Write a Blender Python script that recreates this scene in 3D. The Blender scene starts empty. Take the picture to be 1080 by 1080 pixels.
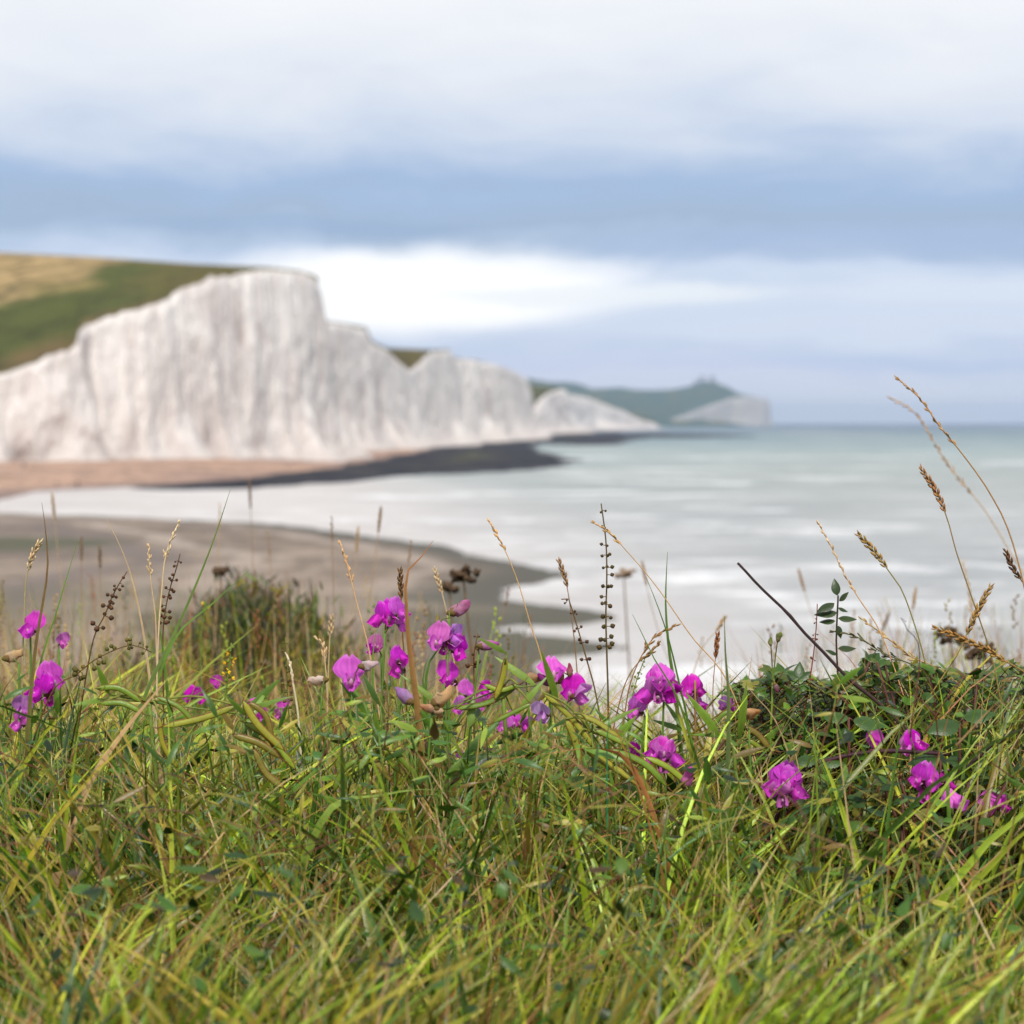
import bpy, math, random
import numpy as np
from mathutils import Vector, Matrix, noise
R = random.Random(7)
NR = np.random.RandomState(5)
sc = bpy.context.scene
COL = sc.collection
H = 14.0          # eye height above the sea
F = 2000.0        # focal length in units of the 1080 picture
TH = math.atan(95 / F)
CAM = Vector((0, 0, H))
FW = Vector((0, math.cos(TH), -math.sin(TH)))
UP = Vector((0, math.sin(TH), math.cos(TH)))

def ray(px, py):
    return FW + Vector((1, 0, 0)) * ((px - 540) / F) + UP * ((540 - py) / F)
def P(px, py, Y):
    d = ray(px, py); return CAM + d * (Y / d.y)
def onz(px, py, z=0.0):
    d = ray(px, py); return CAM + d * ((z - H) / d.z)
def lerp(a, b, t): return a + (b - a) * t
def interp(x, pts): return float(np.interp(x, [p[0] for p in pts], [p[1] for p in pts]))
def sm(t): t = max(0, min(1, t)); return t * t * (3 - 2 * t)
def lin(r, g, b):
    return tuple((c / 255 / 12.92 if c / 255 <= .04045 else ((c / 255 + .055) / 1.055) ** 2.4) for c in (r, g, b))
def vary(c, a=.15):
    k = 1 + R.uniform(-a, a); h = R.uniform(-a, a) * .4
    return (max(0, c[0] * (k + h)), max(0, c[1] * k), max(0, c[2] * (k - h)))

# ------------------------------------------------------------------ node helper
class E:
    nt = None
    def __init__(s, v): s.v = v
    @staticmethod
    def op(o, *a, clamp=False):
        n = E.nt.nodes.new('ShaderNodeMath'); n.operation = o; n.use_clamp = clamp
        for i, x in enumerate(a):
            x = x.v if isinstance(x, E) else x
            if isinstance(x, (int, float)): n.inputs[i].default_value = x
            else: E.nt.links.new(x, n.inputs[i])
        return E(n.outputs[0])
    def __add__(s, o): return E.op('ADD', s, o)
    def __radd__(s, o): return E.op('ADD', o, s)
    def __sub__(s, o): return E.op('SUBTRACT', s, o)
    def __rsub__(s, o): return E.op('SUBTRACT', o, s)
    def __mul__(s, o): return E.op('MULTIPLY', s, o)
    def __rmul__(s, o): return E.op('MULTIPLY', s, o)
    def __truediv__(s, o): return E.op('DIVIDE', s, o)
def eclamp(a): return E.op('ADD', a, 0, clamp=True)
def estep(a, lo, hi):       # smooth 0..1 between lo and hi
    n = E.nt.nodes.new('ShaderNodeMapRange'); n.interpolation_type = 'SMOOTHSTEP'
    E.nt.links.new(a.v, n.inputs[0]); n.inputs[1].default_value = lo; n.inputs[2].default_value = hi
    return E(n.outputs[0])
def evec(x, y, z):
    n = E.nt.nodes.new('ShaderNodeCombineXYZ')
    for i, a in enumerate((x, y, z)):
        if isinstance(a, E): E.nt.links.new(a.v, n.inputs[i])
        else: n.inputs[i].default_value = a
    return n.outputs[0]
def enoise(vec, scale, detail=4, rough=.55, dist=0.0):
    n = E.nt.nodes.new('ShaderNodeTexNoise'); n.inputs['Scale'].default_value = scale
    n.inputs['Detail'].default_value = detail; n.inputs['Roughness'].default_value = rough
    n.inputs['Distortion'].default_value = dist
    if vec is not None: E.nt.links.new(vec, n.inputs['Vector'])
    return E(n.outputs[0])
def emix(f, a, b, mode='MIX'):
    n = E.nt.nodes.new('ShaderNodeMix'); n.data_type = 'RGBA'; n.blend_type = mode
    if isinstance(f, E): E.nt.links.new(f.v, n.inputs[0])
    else: n.inputs[0].default_value = f
    for i, c in ((6, a), (7, b)):
        if isinstance(c, tuple): n.inputs[i].default_value = (*c[:3], 1)
        else: E.nt.links.new(c, n.inputs[i])
    return n.outputs[2]
def eramp(f, stops, interp_='LINEAR'):
    n = E.nt.nodes.new('ShaderNodeValToRGB'); n.color_ramp.interpolation = interp_
    el = n.color_ramp.elements
    el[0].position = stops[0][0]; el[0].color = (*stops[0][1], 1)
    el[1].position = stops[-1][0]; el[1].color = (*stops[-1][1], 1)
    for p, c in stops[1:-1]:
        e = el.new(p); e.color = (*c, 1)
    E.nt.links.new(f.v, n.inputs[0]); return n.outputs[0]
def exyz(sock):
    n = E.nt.nodes.new('ShaderNodeSeparateXYZ'); E.nt.links.new(sock, n.inputs[0])
    return E(n.outputs[0]), E(n.outputs[1]), E(n.outputs[2])
def newmat(name):
    m = bpy.data.materials.new(name); m.use_nodes = True
    E.nt = m.node_tree; b = m.node_tree.nodes['Principled BSDF']
    g = m.node_tree.nodes.new('ShaderNodeNewGeometry')
    return m, b, g.outputs['Position']
def bump(b, h, strength, dist):
    n = E.nt.nodes.new('ShaderNodeBump'); n.inputs['Strength'].default_value = strength
    n.inputs['Distance'].default_value = dist; E.nt.links.new(h.v, n.inputs['Height'])
    E.nt.links.new(n.outputs[0], b.inputs['Normal'])
def setin(b, k, v):
    if isinstance(v, E): E.nt.links.new(v.v, b.inputs[k])
    elif isinstance(v, tuple): b.inputs[k].default_value = (*v, 1)
    elif isinstance(v, (int, float)): b.inputs[k].default_value = v
    else: E.nt.links.new(v, b.inputs[k])
def attr(name):
    n = E.nt.nodes.new('ShaderNodeAttribute'); n.attribute_name = name; return n

# ------------------------------------------------------------------ materials
def foliage(name, trans=.35, rough=.45, spec=.35, nsc=90., nlo=.7, nhi=1.25):
    m, b, pos = newmat(name)
    c = attr('col').outputs[0]
    n = enoise(pos, nsc, 3)
    g = E.op('ADD', E.op('MULTIPLY', n, nhi - nlo), nlo)
    n2 = E.nt.nodes.new('ShaderNodeVectorMath'); n2.operation = 'SCALE'
    E.nt.links.new(c, n2.inputs[0]); E.nt.links.new(g.v, n2.inputs['Scale'])
    cc = n2.outputs[0]
    setin(b, 'Base Color', cc); setin(b, 'Roughness', rough); setin(b, 'Specular IOR Level', spec)
    bump(b, enoise(pos, nsc * 8, 2), .35, .0006)
    t = E.nt.nodes.new('ShaderNodeBsdfTranslucent'); E.nt.links.new(cc, t.inputs[0])
    mx = E.nt.nodes.new('ShaderNodeMixShader'); mx.inputs[0].default_value = trans
    E.nt.links.new(b.outputs[0], mx.inputs[1]); E.nt.links.new(t.outputs[0], mx.inputs[2])
    E.nt.links.new(mx.outputs[0], E.nt.nodes['Material Output'].inputs[0])
    return m
M_leaf = foliage('leaf_surface', .24, .40, .45, 70., .55, 1.4)
M_petal = foliage('petal_surface', .45, .6, .15, 260, .72, 1.22)
M_stem = foliage('stem_surface', .08, .6, .25, 220, .6, 1.3)
M_far = foliage('distant_leaf_surface', .3, .7, .1)

def m_chalk(k=1.0):
    m, b, pos = newmat('chalk')
    x, y, z = exyz(pos)
    nv = evec(x * .10, y * .10, z * .03)
    streak = enoise(nv, 1.0, 6, .62)
    big = enoise(evec(x * .012, y * .012, z * .02), 1.0, 3)
    strata = enoise(evec(x * .004, y * .004, z * .55), 1.0, 3, .6)
    fine = enoise(evec(x * .5, y * .5, z * .12), 1.0, 5, .6)
    c = eramp(streak, [(.28, (.46, .395, .365)), (.40, (.68, .61, .57)), (.52, (.77, .72, .68)), (.74, (.82, .775, .735))])
    c = emix(estep(strata, .55, .7) * .12, c, (.40, .36, .34))
    c = emix(estep(big, .5, .68) * .5, c, (.62, .565, .53))
    c = emix(estep(fine, .56, .75) * .2, c, (.36, .33, .31))
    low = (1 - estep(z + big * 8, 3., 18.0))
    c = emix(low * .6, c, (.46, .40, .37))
    if k != 1: c = emix(1 - k + 0., c, (.20, .21, .20))  # lower k greys the chalk: shade mixed into the base colour
    setin(b, 'Base Color', c); setin(b, 'Roughness', .9); setin(b, 'Specular IOR Level', .1)
    bump(b, fine + streak * 1.8, 1., 2.0)
    return m
def m_down():
    m, b, pos = newmat('downland_turf')
    c = attr('col').outputs[0]
    n = enoise(pos, .035, 5, .6); n2 = enoise(pos, .25, 4, .6)
    c = emix(estep(n, .42, .66) * .55, c, (.045, .048, .012))
    c = emix(estep(n2, .5, .75) * .35, c, (.15, .12, .05))
    n3 = enoise(pos, .09, 6, .7); c = emix(estep(n3, .52, .60) * .6, c, (.03, .035, .012))
    setin(b, 'Base Color', c); setin(b, 'Roughness', 1.0); setin(b, 'Specular IOR Level', .05)
    return m
def m_sea():
    m, b, pos = newmat('sea_water')
    x, y, z = exyz(pos)
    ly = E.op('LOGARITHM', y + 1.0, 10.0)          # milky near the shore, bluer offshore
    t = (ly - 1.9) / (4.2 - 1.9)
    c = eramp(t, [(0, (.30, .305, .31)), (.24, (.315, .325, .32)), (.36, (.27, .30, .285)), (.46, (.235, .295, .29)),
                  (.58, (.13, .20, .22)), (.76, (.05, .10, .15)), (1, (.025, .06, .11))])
    nb = enoise(evec(x * .004, y * .0015, 0), 1., 3)
    c = emix(estep(nb, .45, .65) * .35, c, (.36, .37, .34))
    c = emix((1 - estep(x + y * .12, 0., 60.)) * (1 - estep(y, 420., 560.)) , c, (.50, .46, .435))
    # foam: long crests drawn out along the shore
    w = enoise(evec(x * .022, y * .045, 0), 1., 7, .68, .9)
    w2 = enoise(evec(x * .07, y * .12, 3.), 1., 6, .68, .8)
    w3 = enoise(evec(x * .009, y * .013, 8.), 1., 6, .66, .8)
    near = 1 - estep(y, 230., 420.)
    mid = (1 - estep(y, 650., 1300.))
    w4 = enoise(evec(x * .22, y * .45, 1.), 1., 5, .65, .3)
    f = eclamp((estep(w4, .40, .56) * .6 + .4) * estep(w, .51, .57) * estep(w2, .42, .60) * near * .75 + (estep(w2, .40, .54) * .6 + .4) * estep(w3, .535, .60) * estep(w, .44, .54) * mid * .8)
    w5 = enoise(evec(x * .03, y * .03, 6.), 1., 6, .7); c = emix(estep(w5, .45, .65) * .3, c, (.55, .55, .54)); c = emix((1 - estep(w5, .35, .5)) * .18, c, (.22, .24, .25))
    c = emix(f, c, (.80, .80, .80))
    setin(b, 'Base Color', c)
    setin(b, 'Roughness', .55); setin(b, 'Specular IOR Level', .22)
    bump(b, w + w2 * .6 + enoise(evec(x * .3, y * .6, 0), 1., 3) * .3, .6, .9)
    return m
def m_beach(name, base, alt, wet, green=None):
    m, b, pos = newmat(name)
    sd = E(attr('sd').outputs['Fac'])
    x, y, z = exyz(pos)
    n = enoise(evec(x * .012, y * .025, 0), 1., 5, .6)
    n2 = enoise(pos, .35, 5, .7); n3 = enoise(evec(x * .11, y * .08, 7.), 1., 7, .75)
    c = emix(estep(n, .40, .62), base, alt)
    c = emix(estep(n3, .50, .60) * .7, c, tuple(k * .42 for k in base))
    c = emix((1 - estep(n3, .36, .44)) * .5, c, tuple(min(.6, k * 1.35) for k in alt))
    c = emix(estep(n2, .50, .66) * .7, c, tuple(k * .45 for k in base))
    band = (1 - estep(sd + n * 6, 5., 12.))
    c = emix(band * .9, c, wet)
    if green:
        berm = enoise(evec(sd * .075 + n * 1.2, y * .002, 2.), 1., 4, .6)
        c = emix(estep(berm, .50, .58) * .75, c, (.145, .118, .105))
        c = emix((1 - estep(berm, .36, .44)) * .8, c, (.36, .295, .245))
        c = emix((1 - estep(sd + n * 10, 8., 17.)) * .8, c, (.092, .086, .068))
        ex_ = (x + 55.) / 15.; ey_ = (y - 197.) / 13.; pool = ex_ * ex_ + ey_ * ey_ + (n - .5) * 2.5   # weedy hollow left by the tide
        c = emix((1 - estep(pool, .5, 1.3)) * .8, c, (.06, .068, .035))
        g = enoise(evec(x * .02, y * .012, 5.), 1., 3)
        c = emix(estep(g, .56, .66) * .35, c, green)
    setin(b, 'Base Color', c); setin(b, 'Roughness', .85); setin(b, 'Specular IOR Level', .15)
    bump(b, n2, .6, .25)
    return m
def m_rock():
    m, b, pos = newmat('wave_cut_chalk_weed')
    sd = E(attr('sd').outputs['Fac'])
    n = enoise(pos, .06, 5, .65); n2 = enoise(pos, .5, 4, .7)
    c = emix(estep(n, .42, .62), (.022, .022, .028), (.055, .052, .055))
    c = emix(estep(n2, .5, .7) * .5, c, (.012, .013, .016))
    x, y, z = exyz(pos)
    # weed greens where the ledge is highest, next to the beach
    c = emix(estep(z + n * 1.6, 1.9, 2.3) * .8, c, (.12, .115, .055))
    c = emix(estep(z + n2 * .8, 2.5, 2.9) * .8, c, (.5, .46, .42))
    setin(b, 'Base Color', c); setin(b, 'Roughness', .9); setin(b, 'Specular IOR Level', .05)
    bump(b, n2 + n, 1., .5)
    return m
def m_soil():
    m, b, pos = newmat('soil_and_thatch')
    n = enoise(pos, 9., 6, .7); n2 = enoise(pos, 1.2, 3)
    c = emix(estep(n, .4, .65), (.012, .010, .006), (.05, .038, .02))
    c = emix(estep(n2, .45, .6) * .6, c, (.035, .05, .012))
    setin(b, 'Base Color', c); setin(b, 'Roughness', 1.); setin(b, 'Specular IOR Level', .05)
    bump(b, n, 1., .03)
    return m
def m_plain(name, c, rough=.7, nsc=.5):
    m, b, pos = newmat(name)
    n = enoise(pos, nsc, 4)
    setin(b, 'Base Color', emix(n, tuple(k * .75 for k in c), tuple(min(1, k * 1.2) for k in c)))
    setin(b, 'Roughness', rough); setin(b, 'Specular IOR Level', .1)
    return m
M_chalk, M_down, M_sea, M_rock, M_soil = m_chalk(), m_down(), m_sea(), m_rock(), m_soil()
M_chalk_shaded = m_chalk(.45)  # same chalk, with the far head's shade put into its colour
M_nbeach = m_beach('shingle_grey', (.195, .15, .115), (.30, .235, .185), (.075, .072, .065), (.10, .10, .06))
M_fbeach = m_beach('shingle_pink', (.33, .215, .165), (.45, .29, .20), (.20, .14, .12))

# ------------------------------------------------------------------ object helpers
def link(name, me, mat=None, parent=None, smooth=True):
    o = bpy.data.objects.new(name, me); COL.objects.link(o)
    if mat: me.materials.append(mat)
    if smooth:
        me.polygons.foreach_set('use_smooth', [True] * len(me.polygons))
    if parent: o.parent = parent
    return o
def tag(o, label=None, cat=None, group=None, kind=None):
    if label: o['label'] = label
    if cat: o['category'] = cat
    if group: o['group'] = group
    if kind: o['kind'] = kind
    return o
def empty(name, loc):
    o = bpy.data.objects.new(name, None); COL.objects.link(o); o.location = loc
    o.empty_display_size = .02
    return o

class MB:
    def __init__(s): s.v = []; s.f = []; s.c = []
    def build(s, name, mat, parent=None, off=None, smooth=True):
        me = bpy.data.meshes.new(name)
        v = s.v if off is None else [(a[0] - off[0], a[1] - off[1], a[2] - off[2]) for a in s.v]
        me.from_pydata(v, [], s.f)
        a = me.color_attributes.new('col', 'FLOAT_COLOR', 'POINT')
        a.data.foreach_set('color', np.array([(c[0], c[1], c[2], 1) for c in s.c], dtype=np.float32).ravel())
        me.update()
        return link(name, me, mat, parent, smooth)
    def ribbon(s, pts, ws, side, c0, c1=None, fold=.0, nrm=None):
        """strip of leaf along pts, folded along its midrib when fold > 0"""
        c1 = c1 or c0; n = len(pts); b = len(s.v)
        for i, p in enumerate(pts):
            t = (pts[min(i + 1, n - 1)] - pts[max(i - 1, 0)])
            if t.length < 1e-9: t = Vector((0, 0, 1))
            t.normalize()
            sd = (side - t * side.dot(t))
            if sd.length < 1e-4: sd = Vector((1, 0, 0)).cross(t)
            sd.normalize(); up = t.cross(sd); k = i / (n - 1); c = tuple(lerp(c0[j], c1[j], k) for j in range(3))
            w = ws[i] * .5
            if fold:
                s.v += [tuple(p - sd * w + up * w * fold), tuple(p), tuple(p + sd * w + up * w * fold)]
                s.c += [c, tuple(x * .85 for x in c), c]
                if i < n - 1:
                    q = b + 3 * i; s.f += [(q, q + 1, q + 4, q + 3), (q + 1, q + 2, q + 5, q + 4)]
            else:
                s.v += [tuple(p - sd * w), tuple(p + sd * w)]; s.c += [c, c]
                if i < n - 1:
                    q = b + 2 * i; s.f.append((q, q + 1, q + 3, q + 2))
    def tube(s, pts, rs, c0, c1=None, n=6, flat=1., side=None):
        c1 = c1 or c0; m = len(pts); b = len(s.v)
        ref = side or Vector((.3, .9, .2))
        for i, p in enumerate(pts):
            t = pts[min(i + 1, m - 1)] - pts[max(i - 1, 0)]
            if t.length < 1e-9: t = Vector((0, 0, 1))
            t.normalize()
            a = ref - t * ref.dot(t)
            if a.length < 1e-3: a = Vector((1, .1, .2)) - t * t.dot(Vector((1, .1, .2)))
            a.normalize(); q = t.cross(a); k = i / (m - 1)
            for j in range(n):
                an = 2 * math.pi * j / n
                s.v.append(tuple(p + (a * math.cos(an) * flat + q * math.sin(an)) * rs[i]))
                s.c.append(tuple(lerp(c0[l], c1[l], k) for l in range(3)))
        for i in range(m - 1):
            for j in range(n):
                s.f.append((b + i * n + j, b + i * n + (j + 1) % n, b + (i + 1) * n + (j + 1) % n, b + (i + 1) * n + j))
        s.f.append(tuple(b + j for j in range(n))[::-1]); s.f.append(tuple(b + (m - 1) * n + j for j in range(n)))
    def blob(s, p, axis, L, r, c, n=5, c2=None, rings=3):
        """spindle-shaped seed or bud from p along axis"""
        c2 = c2 or c; axis = axis.normalized()
        a = axis.orthogonal().normalized(); q = axis.cross(a); b = len(s.v)
        s.v.append(tuple(p)); s.c.append(c)
        for i in range(1, rings + 1):
            t = i / (rings + 1); rr = r * math.sin(math.pi * t ** .85)
            for j in range(n):
                an = 2 * math.pi * j / n + i * .3
                s.v.append(tuple(p + axis * L * t + (a * math.cos(an) + q * math.sin(an)) * rr))
                s.c.append(tuple(lerp(c[l], c2[l], t) for l in range(3)))
        s.v.append(tuple(p + axis * L)); s.c.append(c2)
        for j in range(n):
            s.f.append((b, b + 1 + (j + 1) % n, b + 1 + j))
            for i in range(rings - 1):
                u = b + 1 + i * n; s.f.append((u + j, u + (j + 1) % n, u + n + (j + 1) % n, u + n + j))
            u = b + 1 + (rings - 1) * n; s.f.append((u + j, u + (j + 1) % n, b + 1 + rings * n))
    def leaf(s, p, d, up, L, W, c, curl=.3, c2=None, n=5, shape=.75, notch=0):
        """ovate leaf with midrib fold"""
        d = d.normalized(); sd = d.cross(up)
        if sd.length < 1e-3: sd = d.orthogonal()
        sd.normalize(); nn = sd.cross(d)
        pts = []; ws = []
        for i in range(n + 1):
            t = i / n
            pts.append(p + d * L * (t - .25 * curl * t * t) - nn * L * curl * t * t * .6)
            ws.append(W * math.sin(math.pi * min(.985, t ** shape * .96 + .02)) * (1 + (notch if i % 2 else -notch)))
        s.ribbon(pts, ws, sd, c, c2, fold=.35)

def smooth_path(ctrl, n):
    """centripetal curve through control points, evenly sampled: no loops or kinks"""
    ctrl = [ctrl[0]] + [q for k, q in enumerate(ctrl[1:]) if (q - ctrl[k]).length > 1e-6]
    if len(ctrl) < 2: return [ctrl[0].copy() for _ in range(n)]
    c = [ctrl[0] * 2 - ctrl[1]] + list(ctrl) + [ctrl[-1] * 2 - ctrl[-2]]
    fine = []
    for k in range(len(ctrl) - 1):
        p0, p1, p2, p3 = c[k:k + 4]
        t0 = 0.; t1 = t0 + (p1 - p0).length ** .5; t2 = t1 + (p2 - p1).length ** .5; t3 = t2 + (p3 - p2).length ** .5
        for q in range(12):
            t = lerp(t1, t2, q / 12)
            a1 = p0 * ((t1 - t) / (t1 - t0)) + p1 * ((t - t0) / (t1 - t0)); a2 = p1 * ((t2 - t) / (t2 - t1)) + p2 * ((t - t1) / (t2 - t1)); a3 = p2 * ((t3 - t) / (t3 - t2)) + p3 * ((t - t2) / (t3 - t2))
            b1 = a1 * ((t2 - t) / (t2 - t0)) + a2 * ((t - t0) / (t2 - t0)); b2 = a2 * ((t3 - t) / (t3 - t1)) + a3 * ((t - t1) / (t3 - t1))
            fine.append(b1 * ((t2 - t) / (t2 - t1)) + b2 * ((t - t1) / (t2 - t1)))
    fine.append(ctrl[-1].copy())
    L = [0.]
    for k in range(1, len(fine)): L.append(L[-1] + (fine[k] - fine[k - 1]).length)
    out = []; k = 0
    for i in range(n):
        d = L[-1] * i / (n - 1)
        while k < len(L) - 2 and L[k + 1] < d: k += 1
        out.append(fine[k].lerp(fine[k + 1], min(1, max(0, (d - L[k]) / max(1e-9, L[k + 1] - L[k])))))
    return out
def foot(pxs, Y, most=110):
    """ground point that carries the line of the lowest two picture points on downwards"""
    (x0, y0), (x1, y1) = pxs[0], pxs[1]
    gy = 445 + .55 * F / Y; dy = max(8, y0 - y1); sx = (x0 - x1) / dy * (gy - y0) * .55
    px = x0 + max(-most, min(most, sx)); x = P(px, 445, Y).x
    return Vector((x, Y, gz(x, Y)))

# ------------------------------------------------------------------ camera, light, world
cam = bpy.data.cameras.new('camera'); co = bpy.data.objects.new('camera', cam); COL.objects.link(co)
co.location = CAM; co.rotation_euler = (math.pi / 2 - TH, 0, 0)
cam.sensor_width = 36; cam.lens = 36 * F / 1080; cam.clip_start = .05; cam.clip_end = 60000
cam.dof.use_dof = True; cam.dof.focus_distance = 1.6; cam.dof.aperture_fstop = 8.0; cam.dof.aperture_blades = 8
sc.camera = co
SUN_EL, SUN_AZ = math.radians(50), math.radians(178)     # azimuth clockwise from +Y
sun = bpy.data.lights.new('sun', 'SUN'); sun.energy = 3.3; sun.angle = math.radians(9); sun.color = (1, .95, .88)
so = bpy.data.objects.new('sun', sun); COL.objects.link(so); so.location = (0, 0, 60)
sv = Vector((math.sin(SUN_AZ) * math.cos(SUN_EL), math.cos(SUN_AZ) * math.cos(SUN_EL), math.sin(SUN_EL)))
so.rotation_euler = sv.to_track_quat('Z', 'Y').to_euler()

w = bpy.data.worlds.new('World'); sc.world = w; w.use_nodes = True
E.nt = w.node_tree; bg = E.nt.nodes['Background']
tc = E.nt.nodes.new('ShaderNodeTexCoord')
dx, dy, dz = exyz(tc.outputs['Generated'])
r = E.op('SQRT', dx * dx + dy * dy)
el = dz / (r + .0001)                       # tangent of the elevation
az = E.op('ARCTAN2', dx, dy)
n1 = enoise(evec(az * 6., el * 19., 0), 1., 5, .55, .6)
n2 = enoise(evec(az * 16., el * 55., 4.), 1., 5, .6, .5)
n3 = enoise(evec(az * 1.6, el * 5., 9.), 1., 4, .5)
e2 = el + (n1 - .5) * .075 + (n2 - .5) * .03 + (n3 - .5) * .02
S = 1 / .6
stops = [(0, lin(222, 228, 238)), (.012, lin(223, 229, 240)), (.022, lin(218, 225, 240)), (.034, lin(202, 215, 238)), (.048, lin(212, 223, 242)),
         (.064, lin(214, 226, 244)), (.078, lin(206, 219, 240)), (.090, lin(182, 201, 227)), (.104, lin(164, 185, 211)),
         (.125, lin(166, 190, 222)), (.150, lin(205, 217, 236)), (.185, lin(232, 237, 245)), (.23, lin(247, 249, 252)),
         (.34, lin(232, 236, 242)), (.6, lin(214, 220, 230))]
cl = eramp(E.op('MULTIPLY', e2, S), [(p * S, c) for p, c in stops])
def blob(px, py, sx, sy, k=1.0, soft=1.0):
    a0 = math.atan((px - 540) / F); e0 = (445 - py) / F
    u = (az - a0 + (n2 - .5) * .03) / (sx / F); v = (el - e0 + (n1 - .5) * .022 + (n2 - .5) * .008) / (sy / F)
    d = u * u + v * v
    return (1 - estep(d, .15, 1.6)) * k
cl = emix(blob(930, 262, 330, 22, .75), cl, lin(166, 188, 220))
cl = emix(blob(300, 242, 220, 9, .6), cl, lin(154, 179, 212))
cl = emix(blob(460, 304, 215, 42), cl, (1.12, 1.12, 1.12))
cl = emix(blob(410, 318, 160, 40), cl, (1.12, 1.12, 1.12))
cl = emix(blob(640, 312, 180, 12, .8), cl, lin(244, 249, 253))
cl = emix(blob(1040, 315, 190, 16, .55), cl, lin(226, 234, 247))
cl = emix(blob(960, 350, 260, 14, .5), cl, lin(222, 231, 246))
cl = emix(blob(880, 420, 300, 13, .6), cl, lin(224, 230, 243))
cl = emix(blob(900, 385, 200, 10, .5), cl, lin(186, 203, 234))
cl = emix(blob(640, 400, 300, 26, .45), cl, lin(212, 218, 244))
sky = E.nt.nodes.new('ShaderNodeTexSky'); sky.sky_type = 'NISHITA'; sky.sun_disc = False
sky.sun_elevation = SUN_EL; sky.sun_rotation = SUN_AZ
b2 = E.nt.nodes.new('ShaderNodeBackground'); E.nt.links.new(sky.outputs[0], b2.inputs[0]); b2.inputs[1].default_value = .05
E.nt.links.new(cl, bg.inputs[0]); bg.inputs[1].default_value = .86
mxw = E.nt.nodes.new('ShaderNodeMixShader')
mxw.inputs[0].default_value = .95
E.nt.links.new(b2.outputs[0], mxw.inputs[1]); E.nt.links.new(bg.outputs[0], mxw.inputs[2])
E.nt.links.new(mxw.outputs[0], E.nt.nodes['World Output'].inputs[0])
sc.view_settings.view_transform = 'Standard'; sc.view_settings.look = 'None'
sc.view_settings.exposure = 0.30; sc.view_settings.gamma = 1
sc.render.engine = 'CYCLES'
sc.cycles.use_denoising = True
sc.cycles.max_bounces = 7; sc.cycles.transmission_bounces = 5; sc.cycles.diffuse_bounces = 4

# ------------------------------------------------------------------ grid meshes
def grid_mesh(name, V, nu, nv, mat, cols=None, keep=None, extra=None):
    """V: array (nu,nv,3)"""
    idx = np.arange(nu * nv).reshape(nu, nv)
    fs = np.stack([idx[:-1, :-1], idx[1:, :-1], idx[1:, 1:], idx[:-1, 1:]], -1).reshape(-1, 4)
    if keep is not None:
        k = keep.reshape(-1); fs = fs[k[fs].any(1)]
        used = np.zeros(nu * nv, bool); used[fs.ravel()] = True
        rm = np.cumsum(used) - 1; fs = rm[fs]; VV = V.reshape(-1, 3)[used]
    else:
        VV = V.reshape(-1, 3); used = np.ones(nu * nv, bool)
    me = bpy.data.meshes.new(name); me.from_pydata(VV.tolist(), [], fs.tolist())
    if cols is not None:
        a = me.color_attributes.new('col', 'FLOAT_COLOR', 'POINT')
        c = np.ones((used.sum(), 4), np.float32); c[:, :3] = cols.reshape(-1, 3)[used]
        a.data.foreach_set('color', c.ravel())
    if extra is not None:
        a = me.attributes.new('sd', 'FLOAT', 'POINT'); a.data.foreach_set('value', extra.reshape(-1)[used].astype(np.float32))
    me.update()
    return link(name, me, mat)

def poly_sd(poly, X, Y):
    """signed distance, positive inside"""
    d = np.full(X.shape, 1e9); ins = np.zeros(X.shape, bool); n = len(poly)
    for i in range(n):
        ax, ay = poly[i]; bx, by = poly[(i + 1) % n]
        ex, ey = bx - ax, by - ay; L = ex * ex + ey * ey + 1e-9
        t = np.clip(((X - ax) * ex + (Y - ay) * ey) / L, 0, 1)
        d = np.minimum(d, np.hypot(X - ax - t * ex, Y - ay - t * ey))
        c = ((ay > Y) != (by > Y)) & (X < (bx - ax) * (Y - ay) / (by - ay + 1e-12) + ax)
        ins ^= c
    return np.where(ins, d, -d)
def vnoise(X, Y, s, seed=0, oct=4):
    out = np.zeros(X.size); xs = X.ravel() / s; ys = Y.ravel() / s
    for i in range(X.size):
        out[i] = noise.fractal(Vector((xs[i], ys[i], seed)), 1.0, 2.0, oct)
    return out.reshape(X.shape)

def shore(name, poly_px, prof, mat, pxr, yr, nu=150, nv=110, seed=0, wob=.12):
    """beach or ledge: a height field in plan whose height grows with the distance from its shoreline"""
    pts = [onz(x, y) for x, y in poly_px]; poly = [(p.x, p.y) for p in pts]
    tx = np.linspace(pxr[0], pxr[1], nu); ty = np.linspace(1 / (yr[1] - 445), 1 / (yr[0] - 445), nv)
    yy = 445 + 1 / ty
    X = np.zeros((nu, nv)); Y = np.zeros((nu, nv))
    for j in range(nv):
        p0 = onz(tx[0], yy[j]); p1 = onz(tx[-1], yy[j])
        X[:, j] = np.linspace(p0.x, p1.x, nu); Y[:, j] = p0.y
    sd = poly_sd(poly, X, Y)
    nz = vnoise(X, Y, 45, seed) + .5 * vnoise(X, Y, 12, seed + 3)
    sd = sd + nz * wob * np.minimum(40, 6 + Y * .03)
    Z = np.interp(sd, [p[0] for p in prof], [p[1] for p in prof]) + .12 * vnoise(X, Y, 7, seed + 9) * (sd > 0)
    V = np.stack([X, Y, Z], -1)
    o = grid_mesh(name, V, nu, nv, mat, keep=sd > -25, extra=sd)
    tag(o, kind='structure'); return o

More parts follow.
